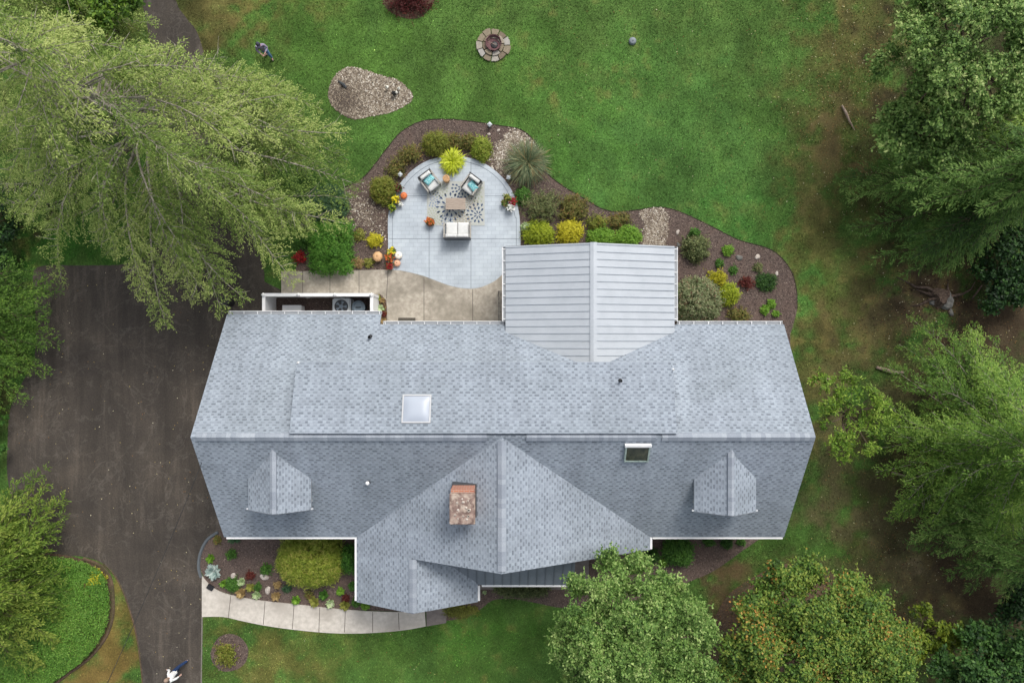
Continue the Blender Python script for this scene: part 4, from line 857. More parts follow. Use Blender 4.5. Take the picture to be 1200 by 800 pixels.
rock(1108, 352, 0.42, 'grey boulder among the dark roots under the right trees', 'darkrock', 0.7, 'boulder', 'boulder'); rock(1094, 352, 0.22, 'smaller grey stone left of the boulder among roots', 'darkrock'); rock(1114, 366, 0.16, 'small grey stone below the boulder among roots', 'darkrock')

# logs, branches, root tangle
def stick(name, pts, rad, m, lab, cat):
    g = G(); g.tube([(*P(a, b), c) for a, b, c in pts], rad, 7); return tag(g.build(name, M[m]), lab, cat)
o = stick('fallen_branch', [(986, 124, .06), (990, 133, .12), (994, 142, .1), (1001, 153, .05)], [0.04, 0.07, 0.05, 0.02], 'deadwood', 'bleached fallen branch lying on the right side of the lawn', 'branch')
stick('log', [(1026, 430, .1), (1036, 433, .12), (1046, 436, .12), (1058, 436, .1)], [0.07, 0.10, 0.10, 0.06], 'deadwood', 'curved pale log on the ground above the small maple', 'log')
stick('fallen_branch', [(958, 443, .06), (972, 444, .08)], [0.05, 0.03], 'deadwood', 'short pale branch near the house right side wall', 'branch')
stick('log', [(1044, 553, .1), (1060, 557, .12)], [0.07, 0.05], 'deadwood', 'short grey log end under the right hand fir', 'log')
stick('fallen_branch', [(1150, 334, .05), (1143, 343, .1), (1138, 350, .08)], [0.04, 0.05, 0.03], 'darkwood', 'dark broken branch right of the root tangle', 'branch')
st = thing('root_stump', 'dark rotten stump with spreading roots on bare ground at right', 'stump', (*P(1100, 348), 0))
g = G(); g.lathe((0, 0, 0), [(0.55, 0), (0.4, 0.2), (0.3, 0.42), (0.12, 0.38)], 11, wob=lambda t: 1+0.25*math.sin(6.28*t*3)+0.12*math.sin(6.28*t*5)); g.build('trunk', M['darkwood'], st, world=False)
for i in range(6):
    a = (0.2, 0.9, 2.5, 2.9, 3.6, 5.6)[i]+rng.uniform(-.2, .2); L = (1.9, 0.7, 2.2, 1.0, 1.3, 0.8)[i]; pts = [(0.25*math.cos(a), 0.25*math.sin(a), 0.2)]
    for q in range(1, 5): a += rng.uniform(-.6, .6); pts.append((pts[-1][0]+L/4*math.cos(a), pts[-1][1]+L/4*math.sin(a), max(0.03, 0.2-0.05*q)))
    g = G(); g.tube(pts, [0.1, 0.08, 0.06, 0.04, 0.02], 6); g.build('root', M['darkwood'], st, world=False)

# ------------------------------------------------------------------ foliage
LM = {
 'fir_olive': lm('fir_olive_needles', (50, 68, 28), (92, 118, 50), (126, 150, 70), (172, 184, 108)),
 'fir_green': lm('fir_green_needles', (42, 64, 24), (76, 110, 40), (108, 144, 56), (146, 172, 78)),
 'fir_dark': lm('fir_dark_needles', (36, 58, 26), (66, 100, 42), (98, 134, 60), (134, 162, 84)),
 'cedar': lm('cedar_sprays', (44, 60, 20), (82, 108, 38), (112, 138, 52), (146, 160, 72)),
 'maple_light': lm('light_maple_leaves', (52, 76, 34), (94, 128, 58), (134, 162, 86), (180, 194, 124)),
 'grey_green': lm('grey_green_leaves', (48, 72, 32), (84, 118, 52), (118, 150, 74), (168, 188, 116)),
 'autumn': lm('turning_leaves', (42, 64, 26), (72, 104, 42), (100, 132, 54), (136, 150, 66), (186, 128, 66)),
 'deep': lm('deep_green_leaves', (24, 46, 22), (44, 76, 34), (66, 102, 44), (92, 126, 60)),
 'fresh': lm('fresh_green_leaves', (48, 74, 22), (86, 120, 36), (122, 152, 52), (156, 176, 78)),
 'yellowgreen': lm('yellow_green_leaves', (66, 84, 26), (104, 124, 36), (140, 150, 50)),
 'ivy': lm('ivy_leaves', (38, 70, 26), (70, 112, 40), (98, 142, 54), (130, 164, 74)),
 'yew': lm('yew_needles', (74, 92, 26), (116, 136, 42), (146, 162, 60), (170, 164, 84)),
 'boxwood': lm('boxwood_leaves', (74, 84, 28), (112, 122, 44), (138, 146, 62), (146, 120, 62)),
 'hedge': lm('hedge_leaves', (34, 66, 22), (62, 108, 34), (88, 140, 50), (112, 158, 64)),
 'spirea': lm('bronze_shrub_leaves', (64, 62, 34), (100, 104, 50), (130, 130, 68), (150, 104, 68)),
 'blueteal': lm('blue_green_needles', (44, 70, 48), (68, 100, 66), (98, 128, 88)),
 'sage': lm('sage_leaves', (66, 76, 44), (98, 110, 66), (132, 140, 92), (120, 92, 70)),
 'variegated': lm('variegated_leaves', (70, 84, 50), (108, 122, 78), (156, 164, 124), (150, 112, 92)),
 'lime': lm('lime_leaves', (96, 116, 26), (144, 160, 40), (186, 196, 60)),
 'yellow': lm('golden_leaves', (140, 140, 30), (190, 184, 44), (222, 212, 70)),
 'chartreuse': lm('chartreuse_blades', (150, 166, 30), (196, 208, 50), (222, 228, 96)),
 'green': lm('plain_green_leaves', (44, 78, 30), (74, 116, 44), (104, 148, 62)),
 'limegreen': lm('bright_green_leaves', (70, 110, 30), (108, 150, 48), (142, 180, 70)),
 'silver': lm('silver_blue_leaves', (128, 150, 144), (172, 190, 184), (204, 214, 208)),
 'palegreen': lm('pale_variegated_leaves', (120, 150, 90), (166, 186, 134), (214, 222, 186)),
 'tan': lm('tan_heuchera_leaves', (122, 98, 62), (156, 132, 88), (186, 164, 112)),
 'olive': lm('olive_leaves', (98, 102, 44), (136, 140, 62), (164, 160, 84)),
 'bluegrass': lm('blue_grass_blades', (64, 84, 58), (98, 116, 84), (132, 142, 104), (158, 130, 88)),
 'red': lm('red_leaves', (92, 22, 26), (150, 34, 38), (190, 60, 52)),
 'wine': lm('wine_red_leaves', (70, 30, 30), (104, 46, 42), (124, 74, 54)),
 'orange': lm('orange_petals', (170, 76, 36), (206, 104, 50), (226, 140, 72)),
 'yellowfl': lm('yellow_petals', (206, 188, 20), (236, 220, 36), (246, 236, 90)),
 'whitefl': lm('white_petals', (214, 214, 208), (236, 236, 232), (246, 246, 244)),
 'crimson': lm('crimson_petals', (120, 14, 32), (156, 24, 44), (186, 50, 66)),
}
def crown(name, clumps, dens, L, W, lmat, parent, vb=0.5, vs=0.22, flat=0.5, zlo=-0.35, tip=None, twig=7):
    """leaves along short twigs that radiate from many overlapping clumps (x,y,z,r)"""
    cl = np.array(clumps); ntw = np.maximum((cl[:, 3]**2*dens/twig).astype(int), 3); ti = np.repeat(np.arange(len(cl)), ntw); NT = len(ti)
    d = rdir(NT, zlo, 1); ln = cl[ti, 3]*rng.uniform(0.55, 1.30, NT); bow = rng.normal(0, 0.25, (NT, 3))
    idx = np.repeat(np.arange(NT), twig); N_ = len(idx); q = 1-rng.uniform(0, 1, N_)**1.5*0.75
    C = cl[ti[idx], :3] + (d[idx] + bow[idx]*q[:, None])*(ln[idx]*q)[:, None]*np.array([1, 1, 0.75]) + rdir(N_)*(L*0.35)
    C[:, 2] = np.maximum(C[:, 2], 0.04)
    nrm = d[idx]*(1-flat) + np.array([0, 0, 1.0])*flat + rdir(N_)*0.5; nrm /= np.linalg.norm(nrm, axis=1, keepdims=True)
    D = d[idx]*0.7 + rdir(N_)*0.9 + np.array([0, 0, -0.15]); D -= nrm*(D*nrm).sum(1, keepdims=True)
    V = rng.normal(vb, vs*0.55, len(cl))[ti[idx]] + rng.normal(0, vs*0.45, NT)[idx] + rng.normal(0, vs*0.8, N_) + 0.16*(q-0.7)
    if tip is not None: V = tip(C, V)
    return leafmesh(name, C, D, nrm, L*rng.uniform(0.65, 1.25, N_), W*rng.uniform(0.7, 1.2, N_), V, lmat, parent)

def broad_tree(name, label, base, h, cxyz, rad, nclump, lmat, cr=(0.45, 0.85), dens=900, L=0.17, W=0.11, bark='bark', group=None, vb=0.5, seed=1, irr=0.3, tip=None, inner=0.35, cat='tree'):
    """base: ground pixel; cxyz: crown centre (world); rad: radii"""
    global rng; old = rng; rng = np.random.default_rng(seed)
    b = P(*base); t = thing(name, label, cat, (*b, 0), 0, group)
    cx, cy, cz = cxyz; cl = []; lobes = []
    nl = max(7, int(nclump/9)); ph = rng.uniform(0, 9)
    for i in range(nl):                      # golden-angle lobes: uneven reach, uneven height
        u = (i+0.5)/nl; a = i*2.39996+ph; rr_ = math.sqrt(u); f = 1.0 - irr*rng.uniform(-0.05, 0.9)*(rr_ > 0.6)
        lobes.append((cx+math.cos(a)*rad[0]*rr_*f*0.84, cy+math.sin(a)*rad[1]*rr_*f*0.84, cz+rad[2]*(math.sqrt(max(0, 1-(rr_*0.95)**2))-0.25)+rng.uniform(-0.38, 0.30)*rad[2], rng.uniform(0.75, 1.25)*math.sqrt(rad[0]*rad[1]/nl)*0.86))
    for i in range(nclump):
        lx, ly, lz, lr = lobes[i % nl]; d = rdir(1, -0.5, 1)[0]; f = rng.uniform(0.35, 1.0)
        cl.append((lx+d[0]*lr*f, ly+d[1]*lr*f, max(lz+d[2]*lr*f*0.7, 0.4), rng.uniform(*cr)*0.62*(1.15-0.4*f)))
    g = G(); tr = max(0.06, h*0.022); mid = (b[0]*0.45+cx*0.55, b[1]*0.45+cy*0.55, cz*0.55)
    g.tube([(*b, 0), ((b[0]+mid[0])/2+0.05, (b[1]+mid[1])/2, mid[2]*0.5), mid, (cx, cy, cz), (cx, cy, cz+rad[2]*0.6)], [tr*1.3, tr, tr*0.8, tr*0.5, tr*0.2], 8)
    g.build('trunk', M[bark], t)
    g = G()
    for i in rng.choice(len(cl), min(len(cl), 26), replace=False):
        c = Vector(cl[i][:3]); s = rng.uniform(0.35, 0.85); a = Vector(mid).lerp(Vector((cx, cy, cz+rad[2]*0.3)), s); m_ = a.lerp(c, 0.5)+Vector((0, 0, 0.12*(c-a).length))
        g.tube([a, m_, c], [tr*0.42, tr*0.26, tr*0.08], 5)
    g.build('limbs', M[bark], t)
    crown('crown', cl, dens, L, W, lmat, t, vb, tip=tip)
    rng = old
    return t

def conifer(name, label, base, h, tips, nbr, lmat, zlow=3.0, rtop=0.05, seed=1, bark='bark_pale', bare=0.30, leafL=0.15, leafW=0.035, spread=0.42, droop=0.8, dense=1.0, group=None, vb=0.5, lean=(0, 0), limbr=0.045, cat='tree', hang=0.25, inner=True, fan=False):
    """tips: photo outline of the lowest branch tips as (px, py, z); branches fill the cone between them and the trunk"""
    rg = np.random.default_rng(seed); b = P(*base); t = thing(name, label, cat, (*b, 0), 0, group)
    top = np.array([b[0]+lean[0], b[1]+lean[1], h]); bb = np.array([b[0], b[1], 0.0])
    trunk = lambda z: bb + (top-bb)*(z/h)
    g = G(); tr = max(0.1, h*0.016); g.tube([tuple(trunk(z)) for z in np.linspace(0, h, 8)], [tr*(1-0.93*i/7) for i in range(8)], 9); g.build('trunk', M[bark], t)
    T = np.array([P3(a, c, z) for a, c, z in tips]); ang = np.arctan2(T[:, 1]-b[1], T[:, 0]-b[0]); dist = np.hypot(T[:, 1]-b[1], T[:, 0]-b[0])
    o = np.argsort(ang); ang, dist, tz = ang[o], dist[o], T[o, 2]
    closed = ang[0]+2*np.pi - ang[-1] < 2.5
    def env(a):
        if closed: aa = np.concatenate([[ang[-1]-2*np.pi], ang, [ang[0]+2*np.pi]]); dd = np.concatenate([[dist[-1]], dist, [dist[0]]])
        else: aa, dd = ang, dist
        return np.interp(a, aa, dd)
    lim = G(); Cs = []; Ds = []; Ns = []; Ls = []; Vs = []
    specs = []
    for i in range(len(T)): specs.append((ang[i], dist[i], zlow + rg.uniform(0, 0.8), 1.0))
    for i in range(nbr):
        u = rg.random()**1.25; z0 = zlow + (h-zlow)*u*0.97
        a = rg.uniform(-np.pi, np.pi) if closed else rg.uniform(ang[0], ang[-1])
        f = (1-u)**0.8*rg.uniform(0.78, 1.02)+rtop
        specs.append((a, env(a)*f, z0, 1-u))
    for a, ln, z0, s in specs:
        if ln < 0.3: continue
        p0 = trunk(z0); dirx = np.array([math.cos(a), math.sin(a), 0]); side = np.array([-dirx[1], dirx[0], 0])
        dr = droop*(0.35+0.65*s)*ln*0.22; curve = rg.normal(0, 0.09)*ln; nseg = 9; w1 = rg.uniform(4, 9); w2 = rg.normal(0, 0.022)*ln
        def pos(q): return p0 + dirx*ln*q + side*(curve*np.sin(q*3.1)+w2*np.sin(q*w1)) + np.array([0, 0, 1])*(0.10*ln*np.sin(q*2.4) - dr*q*q*1.6)
        pts = [pos(q) for q in np.linspace(0, 1, nseg)]; lr = limbr*(0.4+0.6*s)*(0.5+0.12*ln)
        lim.tube([tuple(p) for p in pts], [max(lr*(1-0.85*i/(nseg-1)), 0.008) for i in range(nseg)], 5, cap=False)
        bv = rg.normal(vb, 0.17); q = bare*rg.uniform(0.6, 1.3) if s > 0.3 else 0.12
        step = 0.16/ln/dense
        while q < 1.0:
            c0 = pos(q); bl = min(spread*ln*(1.08-q)*1.15, 1.6)*rg.uniform(0.55, 1.1)*min(1, (q-bare*0.4)*4+0.3)+0.14
            gap = math.sin(q*ln*5.5+a*7) > 0.62
            for sg in (-1, 1):
                if rg.random() < (0.55 if gap else 0.08): continue
                fa = rg.uniform(0.45, 1.05); bd = dirx*math.cos(fa)+side*sg*math.sin(fa); m_ = max(3, int(bl/0.026*dense)); tt = (np.arange(m_)+rg.random(m_))/m_
                zz = rg.uniform(-0.05, 0.12); cc = c0 + bd*bl*tt[:, None] + np.array([0, 0, 1])*((zz*bl*tt) - hang*bl*tt**2)[:, None]
                m_ = m_; sd = np.cross(bd, [0, 0, 1]); al = rg.choice([-1, 1], m_)
                dd = bd*(1.1 if fan else 0.8) + sd*al[:, None]*rg.uniform(0.25 if fan else 0.4, 0.6 if fan else 0.9, m_)[:, None] + np.array([0, 0, 1])*rg.normal(-0.12-hang*0.5, 0.22, m_)[:, None]
                Cs.append(cc + rg.normal(0, 0.045, (m_, 3))); Ds.append(dd); nn = np.array([0, 0, 1]) + rg.normal(0, 0.45, (m_, 3)); Ns.append(nn)
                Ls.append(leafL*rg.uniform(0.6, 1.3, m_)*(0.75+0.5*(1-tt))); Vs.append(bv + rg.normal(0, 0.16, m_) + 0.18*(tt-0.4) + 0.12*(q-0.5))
                if bl > 0.7 and rg.random() < 0.55: lim.tube([tuple(c0), tuple(c0+bd*bl*0.5+np.array([0, 0, zz*bl*0.5-hang*bl*0.25]))], [0.014, 0.006], 4, cap=False)
            q += step*rg.uniform(0.7, 1.3)
        if bare > 0.18 and s > 0.3:
            for q in np.arange(0.08, 0.95, 0.42/ln):
                if rg.random() < 0.6:
                    fa = rg.uniform(0.5, 1.2)*rg.choice([-1, 1]); bd = dirx*math.cos(fa)+side*math.sin(fa); c0 = pos(q); tl = rg.uniform(0.3, 1.0); m1 = c0+bd*tl*0.5+np.array([0, 0, rg.uniform(-.05, .15)]); 
                    lim.tube([tuple(c0), tuple(m1), tuple(m1+bd*tl*0.4+side*rg.normal(0, 0.12)+np.array([0, 0, rg.uniform(-.2, .1)]))], [0.016, 0.011, 0.005], 4, cap=False)
    lim.build('limbs', M[bark], t)
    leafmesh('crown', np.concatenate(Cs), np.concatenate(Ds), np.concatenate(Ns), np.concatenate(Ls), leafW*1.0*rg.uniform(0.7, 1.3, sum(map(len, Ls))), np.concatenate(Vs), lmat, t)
    return t

# --- the big firs and cedars
conifer('fir_tree', 'huge olive green fir with bare pale limbs over the driveway, upper left', (236,186), 17.0,
  [(412,212,4.2),(398,258,4.0),(352,262,4.2),(342,322,3.8),(292,348,3.4),(252,366,3.4),(196,382,3.2),(160,312,4),(112,296,4.2),(58,326,4.2),(18,262,5),(-60,200,5),(-80,90,6),(395,138,5),(330,96,6),(270,70,6),(150,96,6),(60,20,7),(375,180,4.5),(225,350,3.6)],
  125, LM['fir_olive'], zlow=4.2, seed=3, bare=0.36, limbr=0.058, vb=0.66, dense=1.0, droop=0.7, leafL=0.13, leafW=0.034, spread=0.36)
conifer('fir_tree', 'smaller olive fir between the driveway strip and the gravel island', (300,136), 9.0,
  [(392,132,3),(398,176,3),(372,120,3),(332,88,3),(290,92,3),(258,110,3),(250,150,3),(262,190,3),(300,210,3),(350,200,3)], 70, LM['fir_olive'], zlow=2.4, seed=5, bare=0.2, limbr=0.045, vb=0.66, leafL=0.13, leafW=0.034)
conifer('fir_tree', 'dense green fir at the far upper left corner of the photo', (92,60), 12.0,
  [(20,10,4),(60,-20,4),(120,-20,4),(160,10,4),(172,60,4),(150,110,4),(100,120,4),(40,100,4)], 90, LM['fir_olive'], zlow=3, seed=8, bare=0.12, vb=0.6, leafL=0.13, leafW=0.034, limbr=0.03)
conifer('fir_tree', 'green fir on the left edge beside the driveway lot', (-14,372), 8.0,
  [(46,340,2.5),(40,372,2.5),(46,408,2.2),(38,436,2.0),(14,470,2),(-40,480,2),(-80,380,2.5),(-40,300,2.5),(28,312,2.8),(36,322,2.6)], 90, LM['fir_green'], zlow=1.8, seed=11, bare=0.08, vb=0.36, hang=0.3, limbr=0.02, bark='bark', leafL=0.14, leafW=0.036)
conifer('cedar_tree', 'bright green feathery cedar at the lower left beside the ivy bed', (6,662), 8.0,
  [(46,590,2.5),(32,574,2.5),(54,622,2.2),(48,652,2),(56,690,2),(54,724,2),(44,760,2),(20,800,2),(-40,760,2.5),(-60,660,3),(-40,590,3),(18,560,3)], 120, LM['cedar'], zlow=1.4, seed=13, bare=0.06, leafL=0.17, leafW=0.045, spread=0.26, hang=0.2, vb=0.58, limbr=0.02, bark='bark', fan=True)
conifer('fir_tree', 'dark hemlock with feathery fronds right of the lawn, upper right', (1122,232), 11.0,
  [(1002,196,2.6),(1008,232,2.4),(1012,262,2.2),(1036,300,2.0),(1070,318,2.0),(1112,316,2.2),(1160,290,3),(1210,260,3),(1240,200,3),(1200,140,3),(1130,130,3),(1060,150,3)], 130, LM['fir_dark'], zlow=2.0, seed=17, bare=0.1, hang=0.35, leafL=0.17, leafW=0.036, spread=0.30, vb=0.55, limbr=0.025, bark='bark', fan=True)
conifer('cedar_tree', 'tall cedar right of the hemlock at the right edge', (1176,180), 12.0,
  [(1100,170,4),(1110,210,4),(1130,245,4),(1170,262,4),(1230,250,4),(1250,160,4),(1190,110,4),(1120,130,4)], 90, LM['fir_green'], zlow=3.5, seed=19, bare=0.1, hang=0.35, leafL=0.17, leafW=0.036, spread=0.30, vb=0.55, limbr=0.025, bark='bark', fan=True)
conifer('fir_tree', 'broad green fir with pale branch tips at the middle right', (1112,506), 11.0,
  [(1038,456,2.4),(1028,506,2.2),(1036,556,2.2),(1050,610,2.0),(1098,640,2.0),(1160,660,2.5),(1220,600,3),(1240,500,3),(1196,396,3),(1168,380,2.6),(1134,404,2.4),(1084,372,2.2),(1068,404,2.2),(1052,430,2.2)], 105, LM['fir_green'], zlow=2.0, seed=23, bare=0.1, hang=0.3, spread=0.32, vb=0.58, leafL=0.15, leafW=0.036, limbr=0.03)
conifer('fir_tree', 'dark feathery fir at the lower right edge behind the bare ground', (1160,604), 11.0,
  [(1086,560,3),(1070,604,2.6),(1082,646,2.4),(1116,678,2.4),(1146,696,2.4),(1190,712,2.5),(1250,700,3),(1260,600,3),(1200,530,3),(1140,520,3)], 110, LM['fir_dark'], zlow=2.2, seed=29, bare=0.1, hang=0.35, leafL=0.17, leafW=0.036, spread=0.30, vb=0.6, limbr=0.025, bark='bark', fan=True)
# --- broadleaf trees
def world(px, py, z): return P3(px, py, z)
broad_tree('maple_tree', 'large light green maple at the upper right corner', (1050,140), 7.5, world(1122,58,5.2), (4.7,4.6,2.0), 330, LM['maple_light'], seed=31, dens=1250, L=0.135, W=0.08, vb=0.45, irr=0.30)
broad_tree('maple_tree', 'lower light green maple crown just left of the hemlock', (1064,168), 6, world(1082,150,4.0), (2.9,2.5,1.5), 130, LM['maple_light'], seed=33, vb=0.34, dens=820)
broad_tree('broadleaf_tree', 'grey green round crowned tree in front of the entry porch', (718,682), 8, world(739,742,5.6), (4.5,4.2,2.2), 420, LM['grey_green'], seed=35, L=0.12, W=0.075, dens=1500, vb=0.52, irr=0.22)
def orange(C, V):
    nz = fnoise(C[:, 0], C[:, 1], 1.1, 77); return np.where((nz > 0.57) & (rng.random(len(V)) < 0.20), 0.80+rng.random(len(V))*0.2, np.clip(V, 0, 0.72))
broad_tree('maple_tree', 'green maple turning orange at its tips below the house right end', (905,700), 6.5, world(950,762,4.2), (5.0,4.7,1.9), 560, LM['autumn'], seed=37, L=0.13, W=0.09, dens=1350, vb=0.46, irr=0.12, cr=(0.6,1.0), tip=orange)
broad_tree('shrub_tree', 'small yellow green tree right of the orange tinged maple', (1062,728), 3.8, world(1082,742,2.6), (1.8,1.5,0.8), 60, LM['yellowgreen'], seed=39, vb=0.45, dens=900, cr=(0.3,0.55))
broad_tree('broadleaf_tree', 'deep green bushy tree at the lower right corner', (1130,752), 5.5, world(1160,784,3.6), (3.2,2.9,1.6), 180, LM['deep'], seed=41, vb=0.5)
broad_tree('japanese_maple', 'small fresh green maple right beside the house right end', (975,480), 4.5, world(992,484,3.0), (2.2,2.7,0.9), 100, LM['fresh'], seed=43, vb=0.5, cr=(0.32,0.6), dens=900, L=0.14, W=0.06, irr=0.4)
broad_tree('ivy_thicket', 'dark green leafy thicket at the right edge above the root stump', (1190,318), 2.5, world(1184,316,1.2), (2.3,2.7,0.7), 120, LM['deep'], seed=45, vb=0.25, L=0.14, W=0.12, cat='shrub')
broad_tree('broadleaf_tree', 'bright green leafy tree at the upper left behind the firs', (136,34), 6.5, world(120,6,4.5), (2.6,2.0,1.2), 90, LM['fresh'], seed=47, vb=0.4)
broad_tree('ivy_thicket', 'low dark thicket on the left edge below the big fir', (-4,260), 2.5, world(-12,255,1.4), (1.9,2.6,0.7), 50, LM['deep'], seed=49, vb=0.25, cat='shrub')
broad_tree('ivy_thicket', 'low green hedge strip along the left edge of the driveway lot', (-12,510), 1.6, world(-12,508,0.9), (0.9,2.6,0.4), 50, LM['green'], seed=51, vb=0.3, cat='shrub', cr=(0.25,0.5))
broad_tree('ivy_thicket', 'dark leafy understory in the bottom right corner below the far fir', (1190,700), 2.5, world(1200,712,1.4), (1.6,1.6,0.7), 45, LM['deep'], seed=53, vb=0.2, cat='shrub')

# --- shrubs and flowers. kinds: dome, loose, rosette, grass, mum
def shrub(name, label, px, py, rx, ry, h, lmat, kind='dome', group=None, L=0.07, W=0.04, vb=0.5, dens=None, cat='shrub', seed=None, z0=0.02, box=0):
    global rng; old = rng; rng = np.random.default_rng(seed if seed is not None else int(px*7+py*13))
    zc = h*0.6; b = P(px, py, zc); k = F/(H-zc); e_ = 1.28 if kind == 'loose' else 1.13; rx_, ry_ = rx/k*e_, ry/k*e_; m_ = max(rx_, ry_)
    big = max(rx, ry) >= 8 and kind != 'rosette'
    if kind in ('dome', 'loose'):
        cr = (0.16, 0.30) if m_ > 0.6 else (m_*0.25, m_*0.45); n = int((9 if kind == 'dome' else 6)*(m_/np.mean(cr))**2*0.9)+5; cl = []
        for i in range(n):
            d = rdir(1, 0.0, 1)[0]; f = rng.uniform(0.55, 0.95) if kind == 'dome' else rng.uniform(0.25, 1.0)
            if kind == 'dome' and rng.random() < 0.55: f = rng.uniform(0.85, 0.98)
            ex, ey = d[0], d[1]
            if box: s_ = max(abs(ex), abs(ey))+1e-6; q = math.hypot(ex, ey)/s_; ex *= 1+(q-1)*box; ey *= 1+(q-1)*box
            cr_ = rng.uniform(*cr)
            cl.append((b[0]+ex*(rx_-cr_*0.7)*f, b[1]+ey*(ry_-cr_*0.7)*f, z0+max(h*0.12, (d[2]*f)*(h-cr_*0.6)), cr_))
        dn = dens or (1900 if kind == 'dome' else 900)
        scale = (0.07/L)**1.2
        if big:
            t = thing(name, label, cat, (*b, 0), 0, group); g = G(); sp = max(0.06, m_*0.25)
            for i in range(6): c = cl[rng.integers(len(cl))]; g.tube([(b[0]+rng.uniform(-sp, sp)*.4, b[1]+rng.uniform(-sp, sp)*.4, 0), ((b[0]+c[0])/2, (b[1]+c[1])/2, c[2]*0.6), c[:3]], [0.022, 0.015, 0.006], 4)
            g.build('stems', M['bark'], t); crown('foliage', cl, dn*scale, L, W, lmat, t, vb, zlo=-0.2)
        else:
            o = crown(name, cl, dn*scale, L, W, lmat, None, vb, zlo=-0.1); tag(o, label, cat, group); t = o
    elif kind == 'rosette':
        n = int(26+m_*90); a = rng.uniform(0, 6.283, n); el = rng.uniform(0.05, 1.2, n); r0 = rng.uniform(0, 0.25, n)*m_
        D = np.stack([np.cos(a)*np.cos(el), np.sin(a)*np.cos(el), np.sin(el)*0.7], 1); C = np.stack([b[0]+np.cos(a)*r0, b[1]+np.sin(a)*r0, z0+rng.uniform(0, h*0.5, n)], 1)
        o = leafmesh(name, C, D, np.stack([-np.cos(a)*0.4, -np.sin(a)*0.4, np.ones(n)], 1)+rdir(n)*0.25, m_*rng.uniform(0.6, 0.95, n), np.clip(m_*0.5, 0.06, 0.2), np.clip(rng.normal(vb, 0.25, n), 0, 1), lmat); tag(o, label, cat, group); t = o
    elif kind == 'grass':
        n = int(500*m_/0.5); a = rng.uniform(0, 6.283, n); el = rng.uniform(0.25, 1.45, n); C0 = []; D0 = []; L0 = []; V0 = []
        ln = m_*rng.uniform(0.75, 1.15, n); c = np.stack([b[0]+rng.normal(0, m_*0.08, n), b[1]+rng.normal(0, m_*0.08, n), np.full(n, z0+0.02)], 1); v = np.clip(rng.normal(vb, 0.25, n), 0, 1)
        for s_ in range(3):
            D = np.stack([np.cos(a)*np.cos(el), np.sin(a)*np.cos(el), np.sin(el)], 1); C0.append(c.copy()); D0.append(D); L0.append(ln*0.5); V0.append(v); c = c + D*(ln*0.42)[:, None]; el = el - rng.uniform(0.4, 0.9, n)
        o = leafmesh(name, np.concatenate(C0), np.concatenate(D0), np.tile([0, 0, 1.0], (3*n, 1))+rdir(3*n)*0.4, np.concatenate(L0), W*0.7, np.concatenate(V0), lmat); tag(o, label, cat, group); t = o
    rng = old
    return t
def potted(label, px, py, r, fmat, h=0.42, pot=(112, 84, 66), group=None, cat='potted flowers', leaf='green', flower=0.75):
    z = 0.35; b = P(px, py, z); k = F/(H-z); m_ = r/k; t = thing('potted_mum', label, cat, (*b, 0.055), 0, group)
    g = G(); g.lathe((0, 0, 0), [(m_*0.55, 0), (m_*0.75, h*0.5), (m_*0.82, h*0.5), (m_*0.82, h*0.56), (m_*0.7, h*0.56)], 16); g.build('pot', mat('pot', lin(pot), 0.7), t, world=False)
    cl = [(b[0]+d[0]*m_*0.55, b[1]+d[1]*m_*0.55, 0.05+h*0.65+d[2]*h*0.30, m_*0.52) for d in rdir(9, -0.1, 1)]
    crown('foliage', cl, 900, 0.06, 0.035, LM[leaf], t, 0.4); crown('flowers', [(x, y, zz+0.02, rr*1.05) for x, y, zz, rr in cl], 1900*flower, 0.055, 0.05, fmat, t, 0.5, flat=0.8, zlo=0.1)
    return t
L_ = LM
S = shrub
# back bed
S('boxwood', 'round clipped olive boxwood at the top of the back bed', 510,166,15.5,14,0.9,L_['boxwood'],L=0.05,W=0.035)
S('boxwood', 'round clipped olive boxwood left of the patio', 448,222,15.5,16.5,0.9,L_['boxwood'],L=0.05,W=0.035)
S('bronze_shrub', 'straggly bronze green shrub along the upper left patio curve', 480,180,15,11,0.7,L_['spirea'],'loose')
S('bronze_shrub', 'straggly bronze shrub above the left round boxwood', 463,196,12,12,0.6,L_['spirea'],'loose')
S('bronze_shrub', 'small bronze shrub right of the top round boxwood', 533,165,10,11,0.6,L_['spirea'],'loose')
S('bronze_shrub', 'small reddish green shrub second right of the top boxwood', 548,165,9,9,0.6,L_['spirea'],'dome')
S('green_shrub', 'medium green leafy shrub right of the bronze shrubs above the patio', 564,173,11.5,14,0.7,L_['yew'],'dome')
S('ornamental_grass', 'blue green fountain grass clump with tan centre right of the patio', 618,190,21,22,0.8,L_['bluegrass'],'grass',W=0.03,cat='ornamental grass')
S('green_shrub', 'small rich green shrub at the right patio edge', 613,229,10,10,0.5,L_['green'],'dome')
S('sage_shrub', 'wide sparse sage green shrub in the bed above the golden shrubs', 636,240,23,20,0.9,L_['sage'],'loose',dens=620)
S('bronze_shrub', 'olive bronze shrub with reddish tips right of the sage shrub', 672,242,19,16,0.8,L_['spirea'],'loose')
S('bronze_shrub', 'olive green low shrub between bronze shrubs above the lime pair', 701,261,13,10,0.6,L_['boxwood'],'loose')
S('bronze_shrub', 'brownish low shrub left of the pebble strip', 727,258,13,11,0.6,L_['spirea'],'loose')
S('golden_shrub', 'yellow green shrub nearest the patio above the metal roof', 631,273,18,15,0.8,L_['lime'],'dome',vb=0.45)
S('golden_shrub', 'bright yellow shrub second from the patio above the metal roof', 668,272,16,14,0.8,L_['yellow'],'dome')
S('lime_shrub', 'lime green shrub left of the roof ridge end', 705,278,17,13,0.7,L_['limegreen'],'dome')
